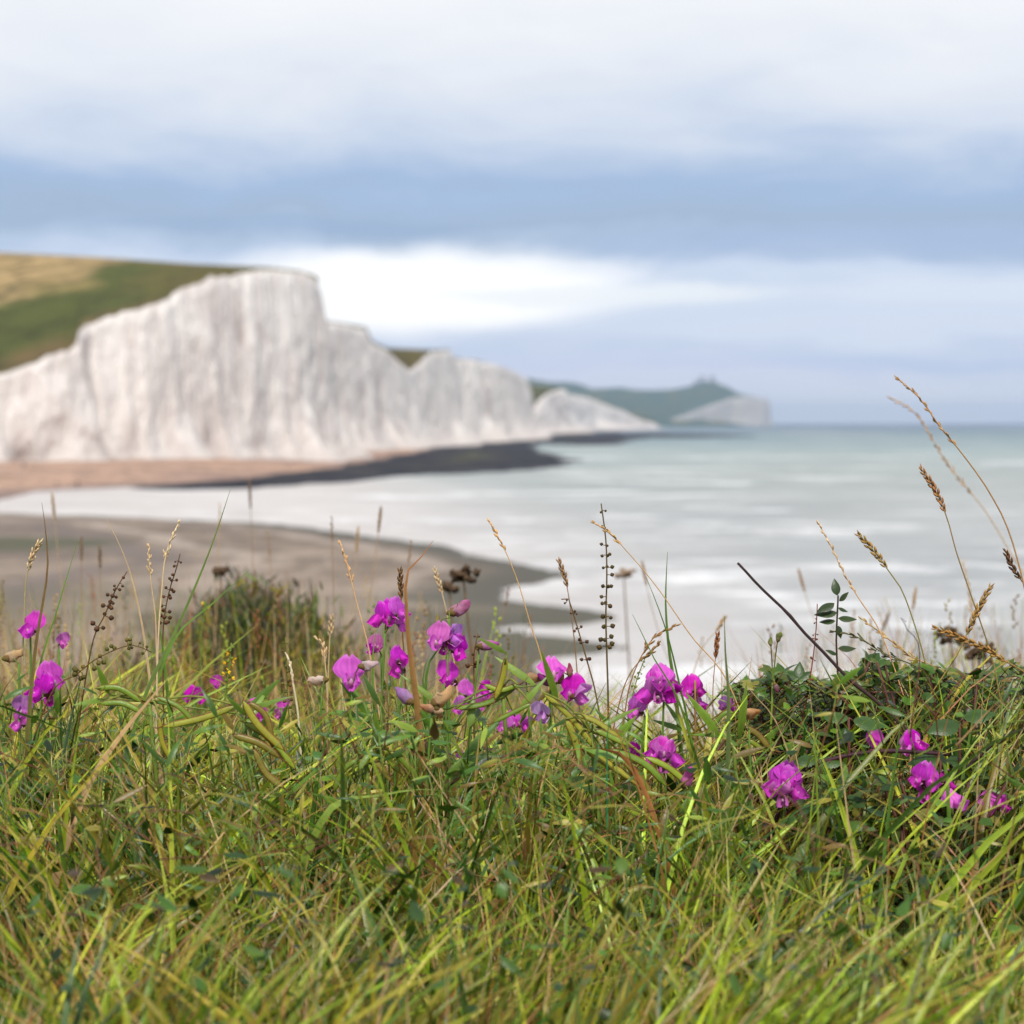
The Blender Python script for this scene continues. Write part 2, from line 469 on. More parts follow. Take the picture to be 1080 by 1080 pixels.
# sea floor / sea
def sea():
    tx = np.linspace(-.75, .75, 120); ys = np.concatenate([[-400, -100, 5], np.geomspace(25, 16000, 150)])
    X = np.outer(tx, np.maximum(ys, 800) * 1.0); Y = np.tile(ys, (120, 1))
    Z = np.zeros_like(X)
    a = vnoise(X, Y, 14, 2, 3)
    Z += a * .10 * np.exp(-np.abs(Y) / 900)
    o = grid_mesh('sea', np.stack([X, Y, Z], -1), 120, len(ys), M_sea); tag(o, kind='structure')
sea()
# near shingle beach in front of the bank
near_poly = [(-700, 538), (0, 541), (90, 544), (170, 547), (300, 553), (400, 567), (470, 579), (540, 592), (590, 603), (600, 609),
             (575, 617), (540, 625), (520, 632), (590, 640), (680, 650), (640, 655), (545, 661), (520, 668), (600, 676), (640, 684), (560, 692), (540, 704), (600, 720), (640, 760), (760, 900), (820, 1200), (-1800, 1200)]
shore('near_beach', near_poly, [(-25, -1.5), (0, 0), (8, .5), (30, 1.2), (90, 1.9)], M_nbeach, (-420, 760), (534, 1100), seed=1, wob=.25)
far_poly = [(-700, 534), (-60, 531), (0, 527), (28, 520), (60, 517), (100, 516), (140, 513), (200, 511), (290, 506), (350, 498), (380, 492), (420, 484),
            (470, 475), (500, 462), (300, 462), (-700, 462)]
shore('far_beach', far_poly, [(-25, -1.5), (0, 0), (12, 1.0), (45, 3.0), (200, 3.6)], M_fbeach, (-300, 520), (464, 540), seed=5)
rock_poly = [(136, 515), (190, 511), (250, 507), (300, 499), (345, 494), (380, 490), (410, 481), (450, 474), (500, 466), (540, 463), (600, 458), (650, 456), (660, 458),
             (620, 464), (575, 468), (555, 472), (572, 478), (596, 484), (604, 488), (585, 492), (540, 497), (470, 500), (420, 504), (340, 511), (250, 515), (180, 517)]
shore('rock_platform', rock_poly, [(-25, -2.), (-2, -.4), (0, .1), (3, .5), (12, .9), (40, 1.4), (200, 2.4)], M_rock, (110, 700), (455.5, 522), nu=200, nv=120, seed=8, wob=.3)
led_poly = [(556, 466), (600, 461), (640, 457.5), (690, 457), (745, 458), (790, 459), (794, 460), (745, 461.5), (700, 462), (672, 462.5), (655, 466), (640, 469.5), (600, 470)]
shore('rock_ledge', led_poly, [(-25, -2.), (-2, -.4), (0, .1), (3, .4), (40, .8)], M_rock, (540, 810), (455.5, 473), nu=130, nv=60, seed=12, wob=.5)

# ------------------------------------------------------------------ cliffs and downs
TAN = (.36, .25, .115); GREEN = (.072, .082, .017); OLIVE = (.13, .095, .028); BROWN = (.16, .095, .045)
def cliff(name, ctrl, ridge, depth, amp, seed, colf, rows=46, dens=1.5, z0=1.0, batter=.035, kind_land='downland', ridge_drop=30, tal=.8, mat=None):
    """ctrl: (px, Y, top_py). ridge: skyline (px, py) behind. Builds the chalk face and the land on top of it."""
    S_ = []
    for i in range(len(ctrl) - 1):
        a, b = ctrl[i], ctrl[i + 1]
        wa = P(a[0], 445, a[1]); wb = P(b[0], 445, b[1])
        n = max(4, int(max(abs(b[0] - a[0]) * dens, (wb - wa).length * F / max(a[1], b[1]) * dens * .4)))
        for k in range(n):
            t = k / n; S_.append((lerp(wa.x, wb.x, t), lerp(wa.y, wb.y, t), lerp(a[2], b[2], t)))
    a = ctrl[-1]; wa = P(a[0], 445, a[1]); S_.append((wa.x, wa.y, a[2]))
    S_ = np.array(S_); n = len(S_)
    arc = np.concatenate([[0], np.cumsum(np.hypot(np.diff(S_[:, 0]), np.diff(S_[:, 1])))])
    k = 9; ker = np.ones(2 * k + 1) / (2 * k + 1)
    def smo(v): return np.convolve(np.pad(v, k, mode='edge'), ker, 'valid')
    tx = np.gradient(smo(S_[:, 0])); ty = np.gradient(smo(S_[:, 1])); L = np.hypot(tx, ty) + 1e-9
    ox, oy = ty / L, -tx / L
    V = np.zeros((n, rows, 3)); sc_ = min(3.2, S_[:, 1].mean() / 650.0 * .6 + .4)
    for i in range(n):
        x, y, tp = S_[i]; s = arc[i]
        px0 = 540 + x / y * F
        ztop = P(px0, tp, y).z + noise.fractal(Vector((s / 6, seed, 1.)), 1., 2., 3) * .8 * sc_
        h = ztop - z0
        for j in range(rows):
            t = (j / (rows - 1)) ** .9
            r1 = 1 - abs(noise.noise(Vector((s / (26 * sc_), seed, t * .5)))) * 2
            r2 = 1 - abs(noise.noise(Vector((s / (9 * sc_), seed + 5, t * .9)))) * 2
            r3 = noise.fractal(Vector((s / (4 * sc_), seed + 9, t * h / 9.)), 1., 2., 4)
            env = .35 + .65 * (1 - t)
            tl = max(0, noise.noise(Vector((s / (13 * sc_), seed + 20, 0))) + .2)
            d = amp * (2.0 * r1 + 1.0 * r2 * (.3 + 1.5 * (1 - t) ** 2) + .5 * r3) + tal * tl * 16 * sc_ * max(0, 1 - t / (.20 + .25 * tl)) ** 1.6 + tal * 3 * sc_ * max(0, 1 - t / .08)
            d *= min(1, .25 + (1 - t) * 2.2)
            d += batter * h * (1 - t)
            if t > .95: d -= (t - .95) * 16 * sc_
            V[i, j] = (x + ox[i] * d, y + oy[i] * d, z0 + h * t)
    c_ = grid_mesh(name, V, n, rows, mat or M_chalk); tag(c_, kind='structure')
    # land behind the edge
    m = 26; W = np.zeros((n, m + 8, 3)); C = np.zeros((n, m + 8, 3))
    for i in range(n):
        e = V[i, -1]; px = 540 + S_[i, 0] / S_[i, 1] * F
        rp = interp(px, ridge); D = interp(px, depth)
        rz = P(px, rp, e[1] + D).z
        rx = P(px, rp, e[1] + D).x
        for j in range(m + 8):
            if j < m:
                t = j / (m - 1); ez = lerp(e[2], rz, sm(t) * .35 + t * .65)
                W[i, j] = (lerp(e[0], rx, t), e[1] + D * t, ez + .5 * sc_ * noise.fractal(Vector((e[0] / 30 + t * 3, e[1] / 30 + t * 4, seed)), 1., 2., 3) * math.sin(math.pi * min(1, t)))
            else:
                q = (j - m + 1) / 8.; W[i, j] = (rx * (1 + q * 260 * sc_ / (e[1] + D)) - q * D * .2, e[1] + D + q * 260 * sc_, rz - ridge_drop * q * q)
            pxx = 540 + W[i, j, 0] / W[i, j, 1] * F; pyy = 445 - (W[i, j, 2] - H) / W[i, j, 1] * F
            C[i, j] = colf(pxx, pyy, W[i, j], min(1, j / (m - 1)))
    l_ = grid_mesh(kind_land, W, n, m + 8, M_down, cols=C); tag(l_, kind='structure')
    return V
def mixc(a, b, t): return tuple(lerp(a[i], b[i], t) for i in range(3))
def col_main(px, py, w_, t):
    nz = noise.fractal(Vector((w_[0] / 60, w_[1] / 60, 3.3)), 1., 2., 4); n2 = noise.fractal(Vector((w_[0] / 18, w_[1] / 18, 7.3)), 1., 2., 3)
    # pasture below, ripe grass field above
    u = (325 - px * .28 - py) / 14 + nz * 1.6
    c = mixc(GREEN, TAN, sm(u)) if px < 190 else GREEN
    u2 = ((px - 60) / 55.) ** 2 + ((py - 306 + px * .05) / 8.) ** 2 + nz
    if u2 < 1.2: c = mixc((.25, .19, .07), c, sm((u2 - .4) / .8))
    v = sm((px - 130 + (py - 270) * .5) / 90 + n2 * .5)
    c = mixc(c, OLIVE, v * .8)
    c = mixc(c, BROWN, sm(1 - t * 5 + n2 * .6) * .75)
    if px > 150: c = mixc(c, (.30, .20, .10), sm(t * 3 - 2.3) * .6)
    return c
def col_gen(px, py, w_, t):
    n2 = noise.fractal(Vector((w_[0] / 40, w_[1] / 40, 7.3)), 1., 2., 3)
    return mixc((.085, .085, .025), BROWN, sm(.5 - t * 3 + n2 * .5))
main = [(-140, 505, 436), (-60, 512, 415), (0, 522, 395), (30, 528, 386), (50, 531, 376), (72, 536, 370), (86, 540, 361), (88, 546, 349), (95, 552, 342),
        (118, 558, 334), (150, 565, 325), (172, 572, 319), (185, 578, 309), (205, 585, 300), (228, 594, 292), (255, 606, 289), (280, 617, 284),
        (300, 626, 285), (318, 636, 287), (334, 650, 293), (337, 672, 302), (339, 720, 322), (342, 790, 340), (360, 810, 341),
        (386, 850, 347), (391, 885, 361), (408, 930, 369), (420, 955, 380), (434, 980, 391), (446, 1010, 379), (456, 1030, 371), (476, 1075, 370), (478, 1170, 379),
        (500, 1200, 379), (503, 1260, 381), (522, 1290, 384), (541, 1350, 391), (555, 1450, 399), (558, 1600, 406), (559, 1800, 425)]
ridge_main = [(-300, 256), (-140, 259), (0, 266), (60, 269), (100, 271), (200, 278), (280, 282), (318, 286), (335, 292), (341, 338), (386, 345), (393, 360), (408, 367), (456, 369), (474, 369),
              (478, 377), (500, 379.5), (540, 391), (553, 400), (560, 412), (565, 424)]
dep_main = [(-140, 330), (0, 300), (90, 230), (200, 130), (280, 45), (335, 35), (341, 60), (408, 60), (434, 140), (456, 60), (560, 60)]
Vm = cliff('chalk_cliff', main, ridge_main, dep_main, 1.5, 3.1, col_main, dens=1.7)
far1 = [(540, 2000, 440), (562, 2050, 432), (570, 2090, 421), (582, 2150, 414), (592, 2220, 411), (597, 2300, 412), (598, 2600, 417), (605, 2750, 417), (622, 2900, 420),
        (640, 3050, 427), (660, 3250, 435), (676, 3500, 443), (692, 3800, 447.5)]
cliff('chalk_cliff', far1, [(520, 404), (560, 406), (580, 408), (592, 410), (598, 416), (622, 419), (640, 425), (660, 434), (700, 446)],
      [(540, 250), (592, 120), (700, 120)], 2.8, 8.2, col_gen, rows=24, dens=1.6, tal=.7)
head = [(690, 5600, 447), (705, 5700, 444), (725, 5800, 437), (745, 5900, 429), (760, 5950, 424), (772, 6000, 420), (785, 6000, 418.5), (798, 6020, 420), (809.5, 6060, 421.5), (810.5, 6400, 424), (811, 7000, 425)]
def col_far(px, py, w_, t): return mixc((.05, .10, .075), (.10, .10, .06), sm((.3 - t) * 3))
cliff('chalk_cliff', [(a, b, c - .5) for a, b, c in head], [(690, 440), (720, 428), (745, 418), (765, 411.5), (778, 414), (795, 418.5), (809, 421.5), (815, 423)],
      [(690, 500), (770, 350), (811, 150)], 2.2, 14.2, col_far, rows=18, dens=1.6, tal=.3, ridge_drop=60, batter=.0, mat=M_chalk_shaded)
def far_hills():
    sky_ = [(480, 395), (540, 396), (562, 400), (580, 403), (600, 403), (612, 405), (624, 410), (640, 409.5), (655, 408.5), (668, 411), (690, 411.5), (710, 410.5),
            (728, 407), (740, 403.5), (752, 402.5), (765, 407), (780, 415), (796, 421), (803, 436)]
    n, m = 140, 24; V = np.zeros((n, m, 3)); C = np.zeros((n, m, 3))
    for i in range(n):
        px = 480 + 323 * i / (n - 1); sp = interp(px, sky_)
        for j in range(m):
            t = j / (m - 1) * 1.35
            Yy = lerp(4700 + max(0, px - 600) * 6.5, 7000, t)
            zr = P(px, sp, 7000).z
            if t <= 1: z = lerp(-2, zr, sm(t) * .5 + .5 * t) + noise.fractal(Vector((px / 25., t * 4, 2.)), 1., 2., 4) * 9 * math.sin(math.pi * t)
            else: z = zr - (t - 1) * 60
            V[i, j] = (P(px, 445, Yy).x, Yy, z)
            nz = noise.fractal(Vector((px / 22., t * 5, 8.)), 1., 2., 4)
            C[i, j] = mixc((.035, .085, .06), (.09, .11, .045), sm(nz + .35))
    o = grid_mesh('far_hills', V, n, m, M_down, cols=C); tag(o, kind='structure')
far_hills()
# lighthouse building on the far headland, trees beside it
def lighthouse():
    p = P(751.5, 405, 6980); root = empty('lighthouse', p)
    tag(root, 'squat pale lighthouse on the crest of the farthest headland', 'lighthouse')
    mw = m_plain('render_wall', (.20, .18, .17)); ml = m_plain('lantern_glass', (.08, .1, .12), .3)
    b = MB(); c = (.3, .3, .3); root.scale = (1.6, 1.6, 1.7)
    b.tube([Vector((0, 0, -8)), Vector((0, 0, 7)), Vector((0, 0, 13)), Vector((0, 0, 13.6))], [4.8, 4.4, 4.1, 4.9], c, n=16); b.build('tower', mw, root)
    b = MB(); b.tube([Vector((0, 0, 13.6)), Vector((0, 0, 16.6))], [3, 3], c, n=12); b.build('lantern', ml, root)
    b = MB(); b.tube([Vector((0, 0, 16.6)), Vector((0, 0, 18.8)), Vector((0, 0, 19.4))], [3.4, .8, .2], c, n=12); b.build('roof', mw, root)
    b = MB(); b.tube([Vector((5, 0, -8)), Vector((20, 0, -8))], [8, 8], c, n=4); b.build('keepers_house', mw, root)
lighthouse()
def far_tree(px, py, hgt, label, s):
    p = P(px, py, 6970); root = empty('tree', p); tag(root, label, 'tree', 'trees on the farthest headland')
    b = MB(); b.tube([Vector((0, 0, -6)), Vector((0, 0, hgt * .5))], [.7, .3], (.06, .05, .04), n=6); b.build('trunk', M_far, root)
    b = MB(); rr = random.Random(s)
    for k in range(500):
        a = rr.uniform(0, 6.28); q = rr.random() ** .5 * hgt * .55; z = rr.uniform(0, 1)
        v = Vector((math.cos(a) * q * (1.1 - z * .6), math.sin(a) * q, hgt * (.05 + z * .95)))
        b.leaf(v, Vector((rr.uniform(-1, 1), rr.uniform(-1, 1), rr.uniform(-.4, 1))), Vector((0, 0, 1)), 3.2, 2.6, vary((.045, .08, .045)), n=2)
    b.build('crown', M_far, root)
far_tree(741, 406, 34, 'round clump-like tree just left of the far lighthouse', 1)
far_tree(734, 409, 24, 'low tree furthest from the lighthouse on the far headland', 2)

# three walkers on the far beach
def person(px, py, z, h, label, cloth, sit=False, turn=0.):
    p = onz(px, py, z); me = bpy.data.meshes.new('person')
    if not sit:
        J = [(0, 0, .93), (0, 0, 1.15), (0, 0, 1.42), (0, .01, 1.52), (0, .0, 1.64), (0, .0, 1.76), (.1, 0, .88), (.12, .05, .48), (.13, 0, .06), (.13, .14, .03),
             (-.1, 0, .88), (-.12, -.06, .48), (-.14, -.15, .06), (-.14, -.02, .03), (.19, 0, 1.40), (.25, -.03, 1.12), (.24, .08, .88), (-.19, 0, 1.40), (-.25, -.04, 1.12), (-.23, .06, .88)]
    else:
        J = [(0, 0, .14), (0, 0, .38), (0, .05, .62), (0, .07, .72), (0, .08, .84), (0, .09, .95), (.1, .05, .13), (.13, .42, .40), (.13, .62, .06), (.13, .76, .04),
             (-.1, .05, .13), (-.13, .42, .42), (-.14, .66, .06), (-.14, .8, .04), (.19, .05, .60), (.24, .2, .40), (.16, .42, .45), (-.19, .05, .60), (-.24, .2, .40), (-.16, .42, .45)]
    Ed = [(0, 1), (1, 2), (2, 3), (3, 4), (4, 5), (0, 6), (6, 7), (7, 8), (8, 9), (0, 10), (10, 11), (11, 12), (12, 13), (2, 14), (14, 15), (15, 16), (2, 17), (17, 18), (18, 19)]
    rad = [.15, .145, .15, .065, .10, .085, .1, .07, .045, .04, .1, .07, .045, .04, .065, .045, .035, .065, .045, .035]
    k = h / 1.78; me.from_pydata([tuple(k * a for a in v) for v in J], Ed, [])
    o = bpy.data.objects.new('person', me); COL.objects.link(o); o.location = (p.x, p.y, p.z - .02); o.rotation_euler = (0, 0, turn)
    sk = o.modifiers.new('Skin', 'SKIN')
    for i, d in enumerate(me.skin_vertices[0].data): d.radius = (rad[i] * k, rad[i] * k * .85)
    me.skin_vertices[0].data[0].use_root = True
    su = o.modifiers.new('Sub', 'SUBSURF'); su.levels = 1; su.render_levels = 2
    me.materials.append(cloth); tag(o, label, 'person', 'people on the far beach')
mc1 = m_plain('dark_coat', (.05, .05, .06)); mc2 = m_plain('brown_coat', (.10, .06, .06))
person(25, 494.0, 3.0, 1.85, 'blurred figure in grey standing at the foot of the white cliff', mc1, turn=1.)
person(60, 515.5, .6, 1.8, 'smaller fainter figure by the water edge on the pink beach', mc2, turn=2.)
person(82, 516.0, .6, 1.95, 'darker figure near the water edge on the pink beach', mc1, turn=4.)

# ------------------------------------------------------------------ the bank the flowers grow on
def gz(x, y):
    if y <= 2.2: z = -.53 - .02 * max(0, 1.2 - y)
    elif y <= 9: z = -.53 - (y - 2.2) * .30 - .02 * (y - 2.2) ** 1.5
    else: z = -.53 - 6.8 * .30 - .3546 - (y - 9) * .55
    return max(H + z, 1.2 if y > 9 else 1) + (.03 * noise.noise(Vector((x * 2.2, y * 2.2, 0))) if y < 9 else 1.0 * noise.noise(Vector((x * .2, y * .2, 0))) * min(1, (y - 9) / 8))
def bank():
    xs = np.concatenate([np.linspace(-90, -3, 22), np.linspace(-2.6, 2.6, 90), np.linspace(3, 90, 22)])
    ys = np.concatenate([np.linspace(-60, -1, 14), np.linspace(-.5, 6, 100), np.linspace(6.6, 34, 26)])
    V = np.zeros((len(xs), len(ys), 3))
    for i, x in enumerate(xs):
        for j, y in enumerate(ys): V[i, j] = (x, y, gz(x, y))
    o = grid_mesh('ground', V, len(xs), len(ys), M_soil); tag(o, kind='structure')
bank()
VT = [(-200, 700), (0, 697), (60, 692), (120, 706), (200, 738), (300, 748), (345, 728), (420, 706), (520, 712), (600, 738), (680, 748), (740, 732), (790, 712), (860, 702),
      (950, 698), (1080, 690), (1300, 690)]
G = [lin(126, 152, 34), lin(168, 190, 50), lin(86, 118, 30), lin(164, 172, 50), lin(72, 108, 45), lin(44, 72, 22), lin(56, 86, 24), lin(170, 158, 52), lin(128, 112, 40)]
STRAW = [lin(190, 160, 100), lin(170, 135, 80), lin(205, 180, 130), lin(150, 110, 60), lin(160, 90, 50)]
def blade(mb, base, tip, bend, w, c0, c1, n=6, fold=0., rr=R):
    mid = (base + tip) * .5 + bend
    pts = []
    for i in range(n + 1):
        t = i / n; pts.append(base * (1 - t) ** 2 + mid * 2 * t * (1 - t) + tip * t * t)
    ws = [w * (1 - (i / n) ** 2.2) * (.75 + .25 * min(1, i / n * 4)) + .0002 for i in range(n + 1)]
    a = rr.uniform(0, math.pi); mb.ribbon(pts, ws, Vector((math.cos(a), math.sin(a) * .6, .15)), c0, c1, fold=fold)

def near_grass():
    ex = np.array(EX)
    def covers(b, t, bend):
        mid = (b + t) * .5 + bend
        for k in (.35, .5, .65, .8, .92, 1.):
            p = b * (1 - k) ** 2 + mid * 2 * k * (1 - k) + t * k * k; d = p - CAM; f = d.dot(FW)
            x = 540 + d.x / f * F; yy = 540 - d.dot(UP) / f * F
            if np.any((np.abs(ex[:, 0] - x) < ex[:, 3] + 5) & (np.abs(ex[:, 1] - yy) < ex[:, 3] + 5) & (ex[:, 2] > p.y)): return True
        return False
    mb = MB(); cnt = 0
    while cnt < 15000:
        y = R.uniform(.92, 2.35)
        px = R.uniform(-90, 1170); x = P(px, 445, y).x
        top = interp(px, VT)
        if y < 1.32:
            lo = 870 + (1.32 - y) * 300; tp = lo + R.random() * (1120 - lo)
        else:
            tp = top + abs(R.gauss(0, 1)) * 90 + (0 if R.random() < .8 else -R.random() * 35)
            if R.random() < .3: tp = top + R.uniform(60, 330)
        z = P(px, tp, y).z; g = gz(x, y); h = z - g
        if h < .03 or h > .34: continue
        nz_ = noise.noise(Vector((x * 7, y * 7, 3.))); lean = (R.gauss(0, .32) + nz_ * 1.1 + .10) * h; ly = R.gauss(0, .3) * h
        if px > 750 and R.random() < .15: continue
        straw = R.random() < .20 + .5 * max(0, noise.noise(Vector((x * 5, y * 5, 11.))))
        if straw:
            c = vary(R.choice(STRAW), .2); c1 = vary(R.choice(STRAW), .2); w_ = R.uniform(.0010, .0026)
        else:
            gi = int(max(0, min(len(G) - 1, (noise.noise(Vector((x * 6, y * 6, 21.))) * .9 + .5 + R.gauss(0, .3)) * len(G)))); kb = R.choice([.8, 1.2, 1.5]); c = tuple(q * kb for q in vary(G[gi], .25)); c1 = mixc(c, lin(170, 165, 60), R.random() * .6) if R.random() < .5 else c
            w_ = R.choice([.0016, .0024, .0036, .005, .0062, .0078]) * R.uniform(.8, 1.2)
        b = Vector((x, y, g - .01)); t = Vector((x + lean, y + ly, z))
        if R.random() < .3: t.z -= h * R.uniform(.1, .5)          # arching over
        bend = Vector((-lean * .35, -ly * .3, h * R.uniform(.0, .35)))
        if y < 1.75 and covers(b, t, bend) and R.random() < .95: continue
        cnt += 1
        blade(mb, b, t, bend, w_, c, c1, 7 if y < 2 else 4, fold=.35 if w_ > .003 else 0)
    o = mb.build('grass', M_leaf); tag(o, 'tangled green and straw grass covering the bank', 'grass', kind='stuff')
    mb = MB()                                       # low broad-leaved ground cover between the blades
    for k in range(6000):
        y = R.uniform(.95, 2.2); px = R.uniform(-90, 1170); x = P(px, 445, y).x
        lo = interp(px, VT) + 45 if y > 1.32 else 900
        z = P(px, R.uniform(lo, 1150), y).z; g = gz(x, y)
        if z < g + .01 or (y < 1.32 and R.random() < .75): continue
        d = Vector((R.gauss(0, 1), R.gauss(0, 1), R.gauss(.1, .5)))
        c = vary(R.choice([lin(60, 95, 26), lin(90, 124, 36), lin(40, 68, 22), lin(70, 104, 34), lin(30, 50, 18), lin(85, 66, 34)]), .25)
        if y < 1.75 and covers(Vector((x, y, z)), Vector((x, y, z)), Vector((0, 0, 0))): continue
        mb.leaf(Vector((x, y, z)), d, Vector((R.gauss(0, .4), R.gauss(0, .4), 1)), R.uniform(.008, .022), R.uniform(.004, .009), c, R.uniform(0, .5), n=4)
    for k in range(1100):                           # narrow pointed leaves of the peas among the blades
        y = R.uniform(1.3, 1.75); px = R.uniform(-60, 1140) if R.random() < .8 else R.uniform(380, 700); x = P(px, 445, y).x
        z = P(px, R.uniform(interp(px, VT) + 15, 960), y).z
        if z < gz(x, y) + .02 or (px > 800 and R.random() < .6): continue
        p = Vector((x, y, z))
        if covers(p, p, Vector((0, 0, 0))): continue
        d = Vector((R.gauss(0, 1), R.gauss(-.2, .5), R.gauss(.45, .5))).normalized(); L = R.uniform(.014, .034) * (y / 1.6)
        q = p - d * .01 - Vector((0, 0, .03)); mb.tube([q, p], [.0006, .0005], lin(110, 130, 50), n=4)
        c = vary(R.choice([lin(96, 132, 40), lin(140, 160, 52), lin(70, 104, 36), lin(170, 160, 70), lin(66, 96, 36), lin(120, 100, 44)]), .2)
        mb.leaf(p, d, Vector((R.gauss(0, .4), -1, .6)), L, L * R.uniform(.11, .20), c, R.uniform(.05, .9), n=8)
    for k in range(260):                            # bleached dead stems
        y = R.uniform(1.35, 2.0); px = R.uniform(-60, 1140); x = P(px, 445, y).x; g_ = gz(x, y)
        z = P(px, interp(px, VT) + R.uniform(-35, 120), y).z; p = Vector((x, y, g_)); h_ = z - g_
        if h_ < .05: continue
        q = Vector((x + R.gauss(0, .35) * h_, y, z)); bb = Vector((R.gauss(0, .02), 0, .02))
        if covers(p, q, bb): continue
        blade(mb, p, q, bb, R.uniform(.0012, .0028), vary(lin(222, 200, 160), .1), vary(lin(200, 165, 115), .1), 8, .2)
    for k in range(1000):                           # thin stems and curling tendrils threading through
        y = R.uniform(1.1, 1.9); px = R.uniform(-90, 1170); x = P(px, 445, y).x
        z = P(px, R.uniform(interp(px, VT) + 60, 1120), y).z
        if z < gz(x, y) + .01: continue
        p = Vector((x, y, z)); d = Vector((R.gauss(0, 1), R.gauss(0, .5), R.gauss(.2, .7))).normalized(); L = R.uniform(.03, .09)
        c = vary(R.choice([lin(120, 75, 50), lin(160, 120, 75), lin(120, 140, 55), lin(170, 165, 70), lin(110, 60, 45)]), .2)
        q = p + d * L; m_ = (p + q) * .5 + Vector((R.gauss(0, .2), R.gauss(0, .2), R.uniform(0, .35))) * L
        if covers(p, q, m_ - (p + q) * .5): continue
        cp = [p, m_, q]
        if R.random() < .35:
            rr_ = R.uniform(.003, .006); cp += [q + Vector((math.cos(a) * rr_ * (1 - a * .08), R.gauss(0, .001), math.sin(a) * rr_ * (1 - a * .08))) + d * rr_ for a in (1, 2.2, 3.4, 4.6, 5.8)]
        pts = smooth_path(cp, 14); mb.tube(pts, [.0006 - .00003 * i for i in range(14)], c, n=4)
    o = mb.build('ground_cover', M_leaf); tag(o, 'small low leaves filling the gaps under the grass', 'ground cover', kind='stuff')

def back_grass():
    mb = MB()
    prof = [(-100, 600, 1.), (60, 590, 1.), (200, 575, 1.), (340, 590, 1.2), (420, 605, 1.1), (520, 630, .9), (620, 680, .45), (740, 690, .5), (820, 640, .7), (960, 610, .9), (1180, 600, 1.)]
    k = 0
    while k < 5200:
        y = R.uniform(2.4, 5.2); px = R.uniform(-100, 1180)
        if k > 3400: y = R.uniform(2.35, 3.3); px = R.gauss(250, 130)
        dens = interp(px, [(a, c) for a, b, c in prof])
        if R.random() > dens: continue
        top = interp(px, [(a, b) for a, b, c in prof])
        tp = top + abs(R.gauss(0, 1)) * 60 + 20; 
        if R.random() < .45: tp = max(tp, R.uniform(680, 760))
        if k > 3400: tp = max(tp, 640) + R.random() ** .7 * 90
        x = P(px, 445, y).x; z = P(px, tp, y).z; g = gz(x, y); h = z - g
        if h < .05 or h > 1.1: k += 1; continue
        k += 1
        lean = R.gauss(.0, .14) * h
        c = vary(R.choice(STRAW), .25) if R.random() < (.68 if k <= 3400 else .42) else vary(R.choice(G + [lin(70, 60, 34), lin(84, 64, 44)]), .2)
        blade(mb, Vector((x, y, g)), Vector((x + lean, y + R.gauss(0, .1) * h, z)), Vector((-lean * .3, 0, h * .08)), R.uniform(.0014, .0036), c, c, 5)
        if R.random() < .16:
            top_ = Vector((x + lean, y, z))
            for q in range(9):
                mb.blob(top_ + Vector((R.gauss(0, .002), R.gauss(0, .002), -q * .006)), Vector((R.gauss(0, .5), R.gauss(0, .5), 1)), .008, .0018, c, n=4, rings=2)
    o = mb.build('dry_grass', M_leaf); tag(o, 'soft dry grass growing on the slope behind the flowers', 'grass', kind='stuff')
back_grass()

